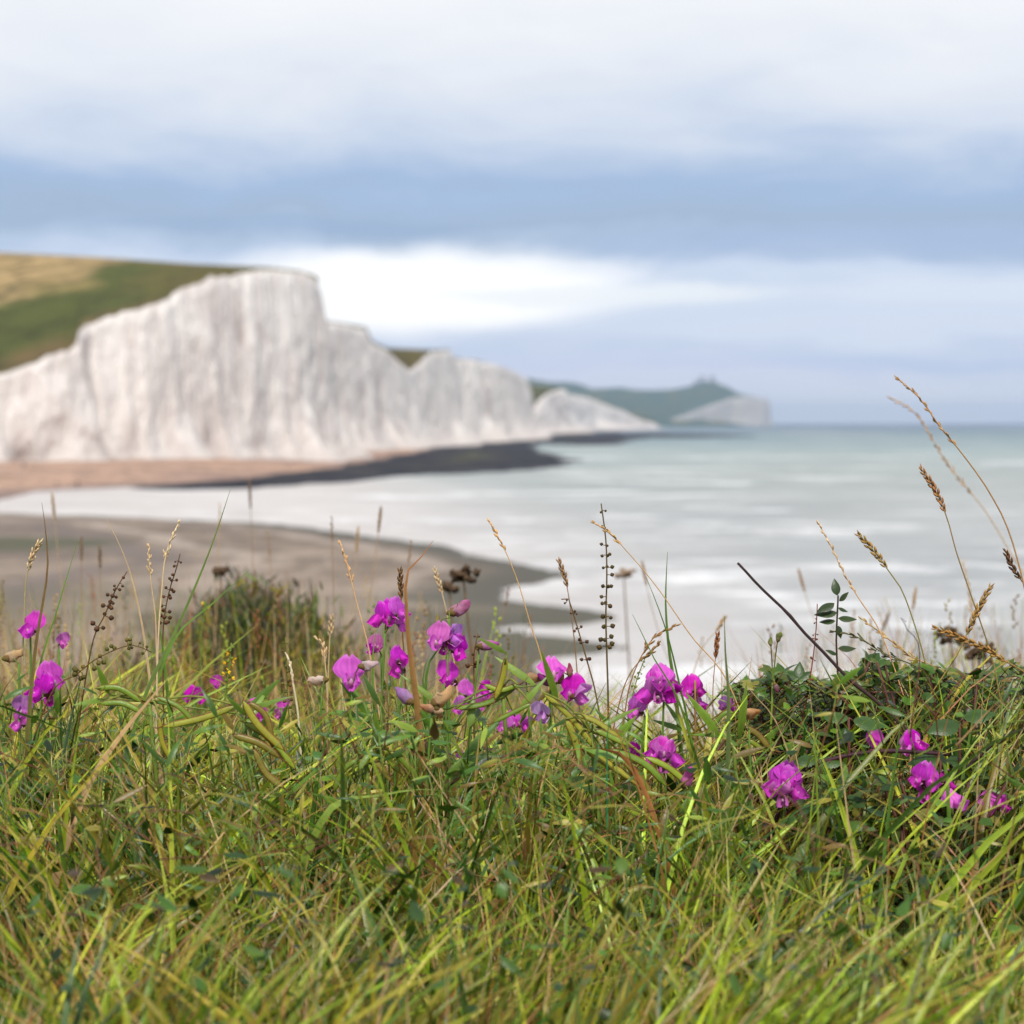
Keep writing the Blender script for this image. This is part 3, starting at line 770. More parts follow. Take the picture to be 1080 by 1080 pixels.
# ------------------------------------------------------------------ plants with parts
def root_at(name, px, py, Y, label, cat, group=None):
    """empty on the ground under a given spot"""
    p = P(px, py, Y); g = gz(p.x, Y); o = empty(name, (p.x, Y, g)); tag(o, label, cat, group)
    return o, Vector((p.x, Y, g))
def path3(pxs, Y, n, base=None, dY=0.0):
    """picture-height points from the foot up, at depth Y"""
    c = [P(a, b, Y + dY * i / max(1, len(pxs) - 1)) for i, (a, b) in enumerate(pxs)]
    if base is not None: c = [base] + c
    return smooth_path(c, n)
def seed_stalk(px, Y, label, group=None, name='grass_stalk', cat='grass stalk', col=STRAW[0], hcol=STRAW[1], head=('ear', .2), r=.0009, leafy=0, dY=0., taper=.5, partname='seed_head'):
    """px: picture points from low to tip"""
    g = foot(px, Y); root = empty(name, g); tag(root, label, cat, group)
    pts = path3(px, Y, 46, base=g, dY=dY); n = len(pts)
    mb = MB(); mb.tube(pts, [r * lerp(1.25, taper, i / (n - 1)) for i in range(n)], col, mixc(col, hcol, .6), n=6)
    mb.build('stem', M_stem, root, off=g)
    lp = [P(a_, b_, Y) for a_, b_ in px]; lp = sum((lp[i + 1] - lp[i]).length for i in range(len(lp) - 1)); lt = sum((pts[i + 1] - pts[i]).length for i in range(n - 1))
    kind, fr = head[0], head[1]; fr = min(.9, fr * 1.2 * lp / lt); s0 = min(n - 4, int(n * (1 - fr))); hp = pts[s0:]
    fine = smooth_path([hp[int(i * (len(hp) - 1) / 5)] for i in range(6)], 60)
    L = sum((fine[i + 1] - fine[i]).length for i in range(59)); mb = MB()
    if kind == 'ear':                       # dense narrow ear of overlapping spikelets
        wdt = head[2] if len(head) > 2 else .0022
        m = max(16, int(L / .0016))
        for i in range(m):
            t = i / m; p = fine[int(t * 58)]; d = (fine[min(59, int(t * 58) + 1)] - p).normalized(); a = i * 2.4
            o = d.orthogonal().normalized(); o = (Matrix.Rotation(a, 3, d) @ o)
            env = math.sin(math.pi * min(1, .12 + t * .86)) ** .5
            mb.blob(p + o * wdt * .25 * env, (d * 1.6 + o * .55).normalized(), .0068 * (.7 + .3 * env), .0011 * env + .0002, vary(hcol, .25), n=4, rings=2)
    elif kind == 'panicle':                 # loose feathery head
        m = max(10, int(L / .0042)); wdt = head[2] if len(head) > 2 else .006
        for i in range(m):
            t = i / m; p = fine[int(t * 58)]; d = (fine[min(59, int(t * 58) + 1)] - p).normalized(); a = i * 2.4 + R.uniform(-.5, .5)
            o = Matrix.Rotation(a, 3, d) @ d.orthogonal().normalized()
            ln = wdt * (1.15 - t) * R.uniform(.5, 1.2); q = p + (d * 1.4 + o * .6).normalized() * ln * 1.5
            mb.tube([p, (p + q) * .5 + o * ln * .1, q], [.0003, .00025, .0002], hcol, n=3)
            for u in range(3): mb.blob(lerp(p, q, .45 + u * .27), (d * 1.5 + o * R.uniform(-.3, .6)).normalized(), .0048, .0008, vary(hcol, .25), n=4, rings=2)
    elif kind == 'beads':                   # seed capsules set in rings with gaps
        gap = head[2] if len(head) > 2 else .0075; sz = head[3] if len(head) > 3 else .0026; m = int(L / gap)
        for i in range(m):
            t = min(.99, max(0, (i + .3 + R.gauss(0, .22)) / m)); p = fine[min(58, int(t * 58))]; d = (fine[min(59, int(t * 58) + 1)] - p).normalized()
            for u in range(3 if t < .8 else 2):
                if R.random() < .22: continue
                o = Matrix.Rotation(i * 1.7 + u * 2.1 + R.uniform(-.4, .4), 3, d) @ d.orthogonal().normalized(); z_ = sz * 1.3 * lerp(1.1, .6, t) * R.uniform(.8, 1.15)
                q = p + o * z_ * .9
                mb.tube([p, q], [.0004, .0004], hcol, n=3)
                mb.blob(q - d * z_ * .2 + d * R.uniform(-.0012, .0012), (o * 1. + d * .35).normalized(), z_ * 1.35, z_ * .62, vary(hcol, .25), n=6, rings=3)
    elif kind == 'florets':                 # small yellow flowers up a spike
        m = int(L / .0032)
        for i in range(m):
            t = i / m; p = fine[min(58, int(t * 58))]; d = (fine[min(59, int(t * 58) + 1)] - p).normalized()
            o = Matrix.Rotation(i * 2.4, 3, d) @ d.orthogonal().normalized(); q = p + o * .003
            c = vary(lin(235, 190, 20), .15) if t > .35 else vary(lin(120, 130, 40), .2)
            mb.blob(p, (o + d * .4).normalized(), .004, .0012, vary(lin(110, 130, 40), .2), n=4, rings=2)
            if t > .3 and R.random() < .7:
                for u in range(4):
                    oo = (o + d * R.uniform(-.8, .9) + Vector((R.gauss(0, .4), R.gauss(0, .4), R.gauss(0, .4)))).normalized()
                    mb.leaf(q, oo, d, .0038, .0028, c, .1, n=2)
    mb.build(partname, M_stem, root, off=g)
    for k in range(leafy):
        i = int(n * R.uniform(.25, .6)); p = pts[i]; s_ = R.choice([-1, 1])
        lm = MB(); blade(lm, p, p + Vector((s_ * R.uniform(.02, .06), R.uniform(-.02, .02), R.uniform(-.02, .06))), Vector((0, 0, .02)), .0035, col, STRAW[0], 8, .3)
        lm.build('leaf', M_leaf, root, off=g)
    return root

SS = seed_stalk
DK = lin(88, 58, 34); DKG = lin(96, 88, 34); BR = lin(130, 90, 50); GRN = lin(110, 130, 50); PALE = lin(214, 184, 140); RED = lin(140, 60, 40)
# left side
SS([(84, 700), (88, 660), (89, 620), (88, 606), (96, 585), (100, 570)][:0] or [(24, 690), (26, 640), (27, 615), (30, 600), (36, 582), (43, 570)], 1.62, 'short straw ear leaning right near the left edge above a magenta flower', col=GRN, hcol=PALE, head=('ear', .26, .0036))
SS([(166, 700), (168, 655), (171, 620), (174, 590), (181, 567), (190, 549)], 1.6, 'feathery cream seed head rising beside dark beaded stalk on the left', col=PALE, hcol=lin(225, 200, 160), head=('panicle', .32, .004), r=.0011)
SS([(165, 690), (164, 650), (160, 620), (158, 600), (157, 575)], 1.63, 'thin pale seed head between white blade and feathery cream head', col=PALE, hcol=PALE, head=('panicle', .22, .0028), r=.0008)
SS([(95, 690), (102, 664), (110, 650), (118, 630), (126, 615), (134, 603)], 1.58, 'dark brown beaded seed spike leaning right at the left', name='seed_stalk', cat='seed stalk', col=lin(110, 80, 40), hcol=DK, head=('beads', .62, .0058, .0027), partname='seed_capsules')
SS([(58, 725), (80, 712), (98, 697), (120, 686), (140, 680), (160, 688)], 1.55, 'green beaded spike arching over low to the right at the left', name='seed_stalk', cat='seed stalk', col=lin(120, 80, 45), hcol=DKG, head=('beads', .72, .0055, .0028), partname='seed_capsules')
SS([(172, 700), (172, 665), (175, 640), (180, 618), (186, 600), (190, 584)], 1.64, 'dark beaded spike crossing the feathery cream head', name='seed_stalk', cat='seed stalk', col=lin(110, 80, 40), hcol=DK, head=('beads', .55, .006, .0024), partname='seed_capsules')
SS([(232, 800), (234, 760), (238, 730), (242, 700), (244, 678)], 1.6, 'yellow flowered spike standing in grass left of the magenta blurs', name='yellow_flower_spike', cat='wild flower', col=GRN, hcol=GRN, head=('florets', .42), r=.0011, partname='florets')
SS([(212, 700), (212, 670), (215, 650), (217, 634)], 2.1, 'blurred yellow spike in front of the dark bush', name='yellow_flower_spike', cat='wild flower', col=GRN, hcol=GRN, head=('florets', .3), r=.0012, partname='florets')
SS([(258, 850), (256, 825), (257, 800)], 1.5, 'lowest small yellow spike sunk among thick green pods', name='yellow_flower_spike', cat='wild flower', col=GRN, hcol=GRN, head=('florets', .45), r=.0012, partname='florets')
SS([(305, 800), (305, 760), (303, 730), (302, 700), (301, 672)], 1.6, 'slim dark budded stalk beside curved white stem left of flowers', name='seed_stalk', cat='seed stalk', col=GRN, hcol=DKG, head=('beads', .5, .006, .0018), partname='seed_capsules')
SS([(317, 790), (314, 750), (309, 720), (306, 700), (302, 690)], 1.58, 'bleached white bent stem beside slim budded stalk', col=lin(215, 200, 165), hcol=lin(215, 200, 165), head=('panicle', .05, .001), r=.0016)
SS([(345, 770), (345, 730), (343, 700), (340, 680), (333, 673)], 1.61, 'pale tapering seed head left of the double-lobed pink flower', col=PALE, hcol=PALE, head=('panicle', .18, .003))
SS([(346, 720), (347, 690), (348, 670), (350, 650)], 1.9, 'blurred short straw ear above the double-lobed pink flower', col=PALE, hcol=PALE, head=('ear', .22, .003))
SS([(390, 690), (383, 660), (376, 635), (370, 610), (364, 588), (358, 570)], 1.6, 'tall pale fine seed head leaning left above flowers', col=PALE, hcol=lin(215, 170, 120), head=('panicle', .33, .0026), r=.001)
SS([(426, 690), (424, 660), (423, 632), (422, 600)], 1.66, 'brown cylindrical ear standing behind the tall brown blade', col=BR, hcol=lin(110, 75, 35), head=('ear', .2, .003), r=.001)
SS([(478, 690), (472, 650), (466, 625), (458, 600)], 1.85, 'soft beige ear bent left between two groups of pink flowers', col=PALE, hcol=PALE, head=('ear', .18, .002))
SS([(570, 690), (560, 660), (545, 610), (530, 575), (515, 548)], 1.6, 'long thin straw stalk leaning left over pale sea', col=lin(205, 170, 110), hcol=lin(215, 170, 110), head=('panicle', .16, .0022), r=.0007)
# middle
SS([(641, 720), (640, 690), (639, 650), (640, 610), (639, 570), (634, 531)], 1.6, 'tallest upright dark beaded seed spike in the middle', name='seed_stalk', cat='seed stalk', col=lin(110, 95, 40), hcol=lin(82, 66, 30), head=('beads', .70, .0088, .0026), r=.0011, partname='seed_capsules')
SS([(628, 730), (620, 700), (610, 665), (604, 645), (600, 632), (596, 628), (592, 632)], 1.58, 'slim beaded spike nodding left beside the tallest beaded spike', name='seed_stalk', cat='seed stalk', col=lin(130, 105, 55), hcol=DK, head=('beads', .6, .009, .002), r=.0010, partname='seed_capsules')
SS([(608, 700), (604, 660), (600, 630), (596, 610), (589, 590)], 1.72, 'soft brown cylindrical ear behind the nodding beaded spike', col=BR, hcol=lin(160, 125, 85), head=('ear', .27, .0026), r=.0008)
SS([(500, 760), (500, 720), (500, 690), (504, 668)], 1.64, 'short twiggy seed cluster right of the central flowers', name='seed_stalk', cat='seed stalk', col=BR, hcol=DK, head=('beads', .4, .005, .0024), partname='seed_capsules')
SS([(660, 745), (665, 720), (675, 695), (690, 672), (704, 664), (718, 658)], 1.57, 'brown feathery seed head leaning right above the big pink flower', col=BR, hcol=lin(165, 125, 75), head=('panicle', .4, .004), r=.0009)
SS([(655, 735), (662, 715), (672, 700), (684, 690), (695, 678)], 1.6, 'second brown feathery head running just under its longer twin', col=BR, hcol=lin(150, 115, 65), head=('panicle', .35, .0035), r=.0009)
SS([(665, 750), (668, 730), (674, 710), (680, 695), (682, 690)], 1.63, 'knobbly green budded stalk leaning right over the pink flower', name='seed_stalk', cat='seed stalk', col=GRN, hcol=GRN, head=('beads', .55, .005, .0014), partname='seed_capsules')
SS([(768, 720), (730, 672), (692, 618), (660, 580), (640, 560), (624, 550)], 1.56, 'long thin straw stem slanting up to the tallest beaded spike', col=lin(205, 165, 110), hcol=lin(205, 165, 110), head=('panicle', .1, .0016), r=.0007)
SS([(752, 755), (752, 725), (754, 700), (756, 680), (757, 668)], 1.65, 'thin reddish bare stalk right of the drooping pink flowers', col=lin(150, 100, 65), hcol=lin(150, 100, 65), head=('ear', .08, .001), r=.0007)
# right
SS([(1085, 610), (1068, 572), (1044, 520), (1016, 480), (990, 448), (970, 420), (943, 396)][1:], 1.6, 'tallest arching dry stalk reaching above the horizon on the right', col=lin(170, 130, 75), hcol=lin(190, 150, 105), head=('panicle', .42, .0026), r=.0010)
SS([(1052, 720), (1042, 680), (1025, 630), (1008, 580), (1000, 550), (988, 520), (970, 492)], 1.58, 'stout brown ear on green stem left of the tallest stalk', col=lin(120, 125, 60), hcol=lin(170, 120, 75), head=('ear', .22, .0034), r=.0009)
SS([(985, 750), (976, 700), (965, 660), (950, 620), (940, 606), (924, 584), (904, 562)], 1.6, 'flattened golden ear leaning left on curved green stem', col=lin(115, 130, 60), hcol=lin(165, 130, 70), head=('ear', .2, .0042), r=.0009)
SS([(960, 770), (990, 720), (1010, 690), (1020, 668), (1032, 642), (1046, 617)], 1.57, 'golden ear leaning right that crosses behind the long low ear', col=lin(130, 130, 60), hcol=lin(170, 130, 70), head=('ear', .28, .0034), r=.0009)
SS([(1110, 740), (1085, 712), (1058, 696), (1035, 682), (1010, 672), (983, 661)], 1.55, 'long golden ear lying nearly level at the right edge', col=lin(150, 125, 70), hcol=lin(165, 122, 62), head=('ear', .5, .004), r=.0010)
SS([(1100, 640), (1085, 622), (1070, 602), (1060, 580)], 1.62, 'dark brown ear at the right edge under the tallest stalk', col=lin(130, 110, 60), hcol=lin(105, 70, 45), head=('ear', .25, .003))
SS([(962, 770), (945, 710), (925, 660), (905, 630), (890, 604), (876, 575), (861, 548)], 1.6, 'fine orange straw stalk with sparse cream tip left of golden ear', col=lin(215, 150, 75), hcol=lin(220, 190, 150), head=('panicle', .32, .0018), r=.0008)
SS([(839, 805), (845, 770), (852, 730), (858, 690), (861, 660), (862, 637)], 1.6, 'reddish knotted stalk rising from the bramble left of the leafy sprig', name='seed_stalk', cat='seed stalk', col=RED, hcol=lin(120, 70, 50), head=('beads', .7, .008, .0015), partname='seed_capsules')
SS([(1030, 760), (1000, 730), (970, 705), (930, 688), (905, 672), (875, 665)], 1.6, 'dark drooping oat-like head stretching left across the sea foam', col=lin(90, 100, 45), hcol=lin(90, 85, 50), head=('panicle', .4, .005), r=.0009)
SS([(1060, 780), (1020, 730), (990, 705), (960, 692), (935, 672), (905, 650)], 1.66, 'straw coloured loose head just above the dark oat-like one', col=lin(190, 150, 90), hcol=lin(200, 165, 110), head=('panicle', .35, .004), r=.0008)
SS([(1040, 760), (1030, 700), (1026, 660), (1022, 620), (1015, 590)], 2.6, 'blurred tall straw stalk behind the golden ears', col=PALE, hcol=PALE, head=('panicle', .3, .007), r=.0012)
SS([(1100, 640), (1070, 590), (1040, 540), (1000, 490), (960, 430), (935, 418)], 2.5, 'blurred dry arch following the tallest stalk behind it', col=PALE, hcol=lin(200, 170, 140), head=('panicle', .45, .006), r=.0012)
# soft stalks further down the slope
bl = [(55, 520, 'thin hazy stalk whose tip meets the river mouth at far left', 2.9, 'ear'), (263, 505, 'hazy dark spire above the dark bush', 3.4, 'ear'), (105, 575, 'hazy straw stalk left of the white blade', 2.6, 'ear'),
      (86, 566, 'hazy tan ear above the arching beaded spike', 3.0, 'ear'), (402, 534, 'hazy short ear against the inlet water', 2.9, 'ear'), (378, 555, 'hazy dark ear behind the leaning pale seed head', 3.1, 'ear'),
      (350, 545, 'hazy straw stem tip on the edge of the near beach', 2.7, 'panicle'), (434, 570, 'hazy tan stalk behind the tall brown blade', 2.7, 'panicle'), (677, 592, 'hazy dark stalk in the foam left of the upright green blade', 3.0, 'ear'),
      (765, 650, 'hazy grey-green stalk left of the bare branch', 2.4, 'ear'), (842, 600, 'hazy thin ear right of the bare branch tip', 3.1, 'ear'), (966, 620, 'hazy ear between the golden ears', 2.9, 'ear'),
      (938, 646, 'hazy short ear under the flattened golden ear', 3.2, 'ear'), (925, 640, 'hazy grey spire under the flattened golden ear', 3.4, 'panicle'), (1000, 700, 'hazy low stalk inside the dark umbels', 2.8, 'ear'),
      (537, 620, 'hazy pale stalk right of the dark umbels', 2.7, 'panicle'), (282, 560, 'hazy straw stem over the right part of the dark bush', 3.2, 'panicle'), (232, 530, 'hazy straw stem above the left part of the dark bush', 3.0, 'panicle')]
for x, y, lab, Y, kd in bl:
    lx = R.uniform(-50, 50)
    SS([(x + lx, 720), (x + lx * .6, 680), (x + lx * .25, lerp(680, y, .5)), (x, y)], Y, lab, group='hazy stalks on the slope behind', col=vary(lin(185, 155, 115)), hcol=vary(R.choice([lin(165, 130, 95), lin(130, 105, 80), lin(195, 165, 125)])), head=(kd, R.uniform(.07, .13), .0035), r=.0010)

# prominent blades
def hero_blade(px, Y, w_, c0, c1, label, group=None, fold=.5, dY=0., name='grass_shoot', cat='grass'):
    g = foot(px, Y)
    pts = path3(px, Y, 30, base=g, dY=dY); n = 30; mb = MB()
    ws = [w_ * (1 - (i / (n - 1)) ** 3) * (.7 + .3 * min(1, i / 8)) + .0003 for i in range(n)]
    mb.ribbon(pts, ws, Vector((1, -.35, .1)), c0, c1, fold=fold)
    o = mb.build(name, M_leaf, off=g); o.location = g; tag(o, label, cat, group); return o
HB = hero_blade; g1 = lin(84, 120, 40); g2 = lin(104, 140, 50)
HB([(36, 690), (44, 640), (50, 600), (48, 560), (44, 530)], 1.5, .0048, g1, lin(130, 95, 60), 'dark olive blade with brown tip at far left')
HB([(42, 700), (58, 650), (70, 610), (82, 570)], 1.66, .0032, g2, g2, 'fresh green blade leaning right beside the olive blade')
HB([(152, 735), (178, 680), (205, 620), (225, 570), (243, 516)], 1.55, .0042, g1, lin(110, 130, 60), 'long upright green blade whose tip reaches the inlet')
HB([(165, 720), (190, 665), (220, 640), (245, 617), (264, 600)], 1.6, .0034, g2, g2, 'green blade branching low to the right before the dark bush')
HB([(153, 680), (146, 640), (136, 600), (124, 570), (112, 547)], 1.6, .0030, PALE, PALE, 'bleached straw blade leaning left above grey beach', fold=.2)
HB([(172, 690), (168, 660), (165, 640)], 1.62, .006, g2, g2, 'short broad green blade at the foot of the cream head')
HB([(441, 760), (436, 720), (430, 670), (428, 630), (428, 605), (442, 590), (457, 570)], 1.5, .0075, lin(90, 110, 40), lin(170, 115, 70), 'tall wide brown blade with a bent dry tip among central flowers')
HB([(448, 740), (452, 700), (470, 675), (484, 660)], 1.56, .0058, g1, g1, 'broad green blade leaning right below the central buds')
HB([(447, 735), (446, 712), (449, 700), (453, 690)], 1.6, .0060, lin(70, 110, 45), lin(90, 130, 60), 'stubby broad green blade behind the leaning broad one')
HB([(396, 770), (394, 740), (393, 710), (394, 680), (398, 660)], 1.58, .0048, lin(140, 170, 90), lin(100, 140, 50), 'pale ribbed green stem-like blade under the top flower pair')
HB([(712, 730), (706, 690), (702, 640), (703, 600), (704, 582)], 1.58, .0046, g1, lin(100, 130, 60), 'upright green blade above the large central-right flower')
HB([(726, 765), (716, 720), (704, 670), (692, 635), (681, 608)], 1.54, .0026, g1, g1, 'narrow green blade leaning left of the upright blade')
HB([(716, 740), (706, 720), (690, 695), (678, 670), (667, 648)], 1.52, .0028, g1, g2, 'narrow blade crossing the face of the large pink flower')
HB([(766, 850), (768, 780), (768, 730), (765, 690), (764, 650)], 1.45, .0055, lin(70, 105, 40), lin(110, 120, 70), 'tall soft dark blade right of the drooping flowers')
HB([(85, 845), (120, 785), (160, 735), (180, 712)], 1.38, .0085, PALE, lin(200, 160, 110), 'broad dead straw leaf crossing the lower left corner', fold=.3)
HB([(0, 800), (40, 770), (90, 765), (130, 775)][:0] or [(-20, 745), (30, 755), (70, 770), (100, 775)], 1.4, .0065, lin(50, 80, 30), g1, 'dark green leaf bending across the far left flowers')
HB([(300, 845), (330, 815), (360, 785), (400, 765), (430, 757)], 1.5, .0045, g2, g2, 'long green blade bowed right below the lilac bud')
HB([(245, 800), (250, 770), (240, 760), (205, 775), (190, 800)][:0] or [(330, 850), (336, 810), (345, 775), (352, 755)], 1.47, .0050, lin(60, 100, 40), g1, 'thick dark leaf pair stem left of the arching pods')
HB([(520, 840), (440, 832), (400, 838), (350, 850)][::-1], 1.36, .0075, g2, lin(140, 160, 60), 'wide green blade lying flat along the lower centre')
HB([(345, 845), (390, 790), (430, 765), (465, 750), (520, 720)], 1.5, .0030, g2, g1, 'slender long blade rising right across the centre')
HB([(640, 860), (640, 820), (641, 770), (645, 745)], 1.45, .0026, lin(60, 130, 80), lin(60, 130, 80), 'thin blue-green blade right of the crossing pods')
HB([(775, 830), (800, 800), (820, 780), (835, 760)], 1.48, .0030, g2, g2, 'green blade left of the brightest low flower')
HB([(1035, 760), (1036, 730), (1037, 700), (1036, 680)], 1.7, .0045, g1, g2, 'upright short green blade behind the level golden ear')
HB([(970, 845), (985, 790), (960, 770), (930, 762), (905, 760)][:0] or [(1000, 845), (997, 810), (985, 780), (965, 765), (930, 760)], 1.46, .0040, lin(130, 165, 60), g2, 'bright yellow-green shoot bending left beside lower right flowers')
HB([(545, 845), (552, 815), (548, 800), (520, 805), (480, 812)][:0] or [(660, 800), (620, 790), (580, 795), (540, 800), (500, 815)], 1.42, .0048, lin(190, 140, 80), lin(170, 100, 60), 'dry orange leaf lying level below the lilac flower', fold=.3)
HB([(780, 850), (830, 800), (870, 770), (905, 752)][:0] or [(818, 760), (800, 738), (780, 715), (765, 700)], 1.5, .0014, lin(200, 150, 100), PALE, 'thin straw stem slanting left over pods', fold=.1)

EX = []          # where flowers and pods stand, so that the turf in front leaves them open
# ------------------------------------------------------------------ everlasting pea: flowers, buds, pods
MAG = lin(222, 28, 205); MAG2 = lin(240, 80, 228); MAGD = lin(180, 16, 155); LIL = lin(200, 150, 215)
def frame(d, up=Vector((0, 0, 1))):
    x = d.normalized(); y = up.cross(x)
    if y.length < 1e-3: y = Vector((0, 1, 0)).cross(x)
    y.normalize(); z = x.cross(y); return Matrix((x, y, z)).transposed()
def petal_grid(mb, fn, nu, nv, colf):
    b = len(mb.v)
    for i in range(nu + 1):
        for j in range(nv + 1):
            u = -1 + 2 * i / nu; v = j / nv
            mb.v.append(tuple(fn(u, v))); mb.c.append(colf(u, v))
    for i in range(nu):
        for j in range(nv):
            q = b + i * (nv + 1) + j; mb.f.append((q, q + nv + 1, q + nv + 2, q + 1))
def make_flower(p, d, size, tint, open_, root, g, rr):
    """p: where the stalk meets the flower; d: direction it faces. banner, two wings, keel, calyx"""
    M = frame(d, Vector((rr.uniform(-.25, .25), rr.uniform(-.2, .2), 1))); s = size
    def T(v): return p + M @ (v * s)
    tint = mixc(tint, (.88, .5, .88), rr.random() ** 2 * .35); c_main = vary(tint, .16); ph = rr.uniform(0, 6)
    # calyx and keel: the flower's own mesh
    mb = MB(); gc = vary(lin(120, 110, 50), .15)
    mb.tube([T(Vector((-.10, 0, -.02))), T(Vector((0, 0, 0))), T(Vector((.14, 0, .03))), T(Vector((.26, 0, .05)))], [.05 * s, .13 * s, .17 * s, .12 * s], gc, lin(120, 60, 60), n=8)
    for k in range(5):
        a = k * 1.256; t0 = Vector((.2, math.sin(a) * .15, .04 + math.cos(a) * .15)); t1 = Vector((.42, math.sin(a) * .2, .06 + math.cos(a) * .2))
        mb.leaf(T(t0), M @ (t1 - t0), M @ Vector((0, math.sin(a), math.cos(a))), .24 * s, .12 * s, gc, 0, n=2)
    kc = mixc(c_main, (.8, .75, .7), .5)
    mb.tube([T(Vector((.2, 0, .0))), T(Vector((.40, 0, -.04))), T(Vector((.58, 0, .0))), T(Vector((.70, 0, .12)))], [.07 * s, .11 * s, .10 * s, .03 * s], lin(190, 200, 130), kc, n=6)
    fl = mb.build('flower', M_petal, root, off=g)
    # banner
    fold = .10 + .25 * (1 - open_) + rr.uniform(0, .12); back = lerp(.35, 1.55, open_)
    def ban(u, v):
        wdt = .98 * math.sin(math.pi * (.10 + .80 * v ** .8)) ** .75 * (.35 + .65 * min(1, v * 2.2))
        notch = .16 * math.exp(-(u / .22) ** 2) * v ** 6
        L = v * (1 - notch) * (1 - .12 * u * u)
        a = back * sm(L * 1.5)
        x = .18 + .42 * L * math.cos(a * .85) + .12; z = .08 + .98 * L * math.sin(min(1.6, a + .25))
        y = u * wdt * .62
        x += -fold * (u * u) * 1.3 * v * (1 if open_ > .5 else -1.2) + .03 * math.sin(u * 7 + ph) * v + .02 * math.sin(v * 9 + ph)
        x += .10 * math.exp(-(u / .1) ** 2) * v * (1 - v)
        return T(Vector((x, y, z)))
    def cb(u, v):
        c = mixc(mixc(c_main, (.85, .8, .8), .65), c_main, sm(v * 3.2)); k = .88 + .12 * math.cos(u * 26); c = tuple(x * k for x in c)
        return mixc(c, mixc(c_main, (.9, .6, .9), .45), sm((v - .8) * 5) * .5)
    mb = MB(); petal_grid(mb, ban, 14, 10, cb); mb.build('banner_petal', M_petal, fl)
    bpy.context.view_layer
    COL.objects[-1]
    o = mb_last(); shift(o, g)
    for sgn in (-1, 1):
        def wing(u, v, sgn=sgn):
            wdt = .36 * math.sin(math.pi * (.08 + .86 * v ** .75)) * (.4 + .6 * min(1, v * 2.5))
            x = .24 + .72 * v * (1 - .05 * u * u); z = .0 + .10 * v - .14 * v * v + u * wdt
            y = sgn * (.04 + .30 * math.sin(v * 1.9) * (.55 + .45 * open_) - .12 * u * u - .10 * max(0, -u) + .02 * math.sin(5 * v + ph))
            return T(Vector((x, y, z)))
        cw = mixc(vary(tint, .12), MAG2, .25)
        mb = MB(); petal_grid(mb, wing, 7, 8, lambda u, v: mixc(mixc(cw, (.85, .8, .85), .5), cw, sm(v * 3))); mb.build('wing_petal', M_petal, fl); shift(mb_last(), g)
    return fl
def mb_last(): return COL.objects[-1]
def shift(o, g):
    me = o.data; n = len(me.vertices); a = np.empty(n * 3, np.float32); me.vertices.foreach_get('co', a)
    a = a.reshape(-1, 3) - np.array(g, np.float32); me.vertices.foreach_set('co', a.ravel()); me.update()
def make_bud(p, d, size, c, root, g, rr, label=None, calyx=lin(135, 130, 65)):
    M = frame(d); s = size; mb = MB(); q = []; s *= 1.0
    b0 = rr.uniform(.1, .3)
    for i in range(8):
        t = i / 7; q.append(p + M @ (Vector((t, 0, b0 * t * t)) * s))
    rs = [.28 * s * max(.08, math.sin(math.pi * (.12 + .80 * (i / 7) ** .8))) * rr.uniform(.94, 1.06) for i in range(8)]
    mb.tube(q, rs, mixc(c, (.7, .65, .5), .4), c, n=9, flat=.72)
    tan = c[0] > c[2] * 1.25 and c[1] > .15; amt = .10 if tan else .035
    mb.v = [tuple(Vector(v) + Vector((noise.noise(Vector(v) * 260), noise.noise(Vector(v) * 260 + Vector((9, 0, 0))), noise.noise(Vector(v) * 260 + Vector((0, 9, 0))))) * s * amt * 1.6) for v in mb.v]
    mb.c = [vary(q_, .18) for q_ in mb.c]
    o = mb.build('flower_bud', M_petal, root, off=g)
    if label: o['label'] = label
    mb = MB(); mb.tube([p - M @ Vector((s * .1, 0, 0)), p, p + M @ Vector((s * .16, 0, 0)), p + M @ Vector((s * .28, 0, s * .02))], [.05 * s, .13 * s, .22 * s, .19 * s], calyx, mixc(calyx, lin(150, 80, 80), .5), n=8)
    mb.build('calyx', M_petal, o); shift(mb_last(), g)
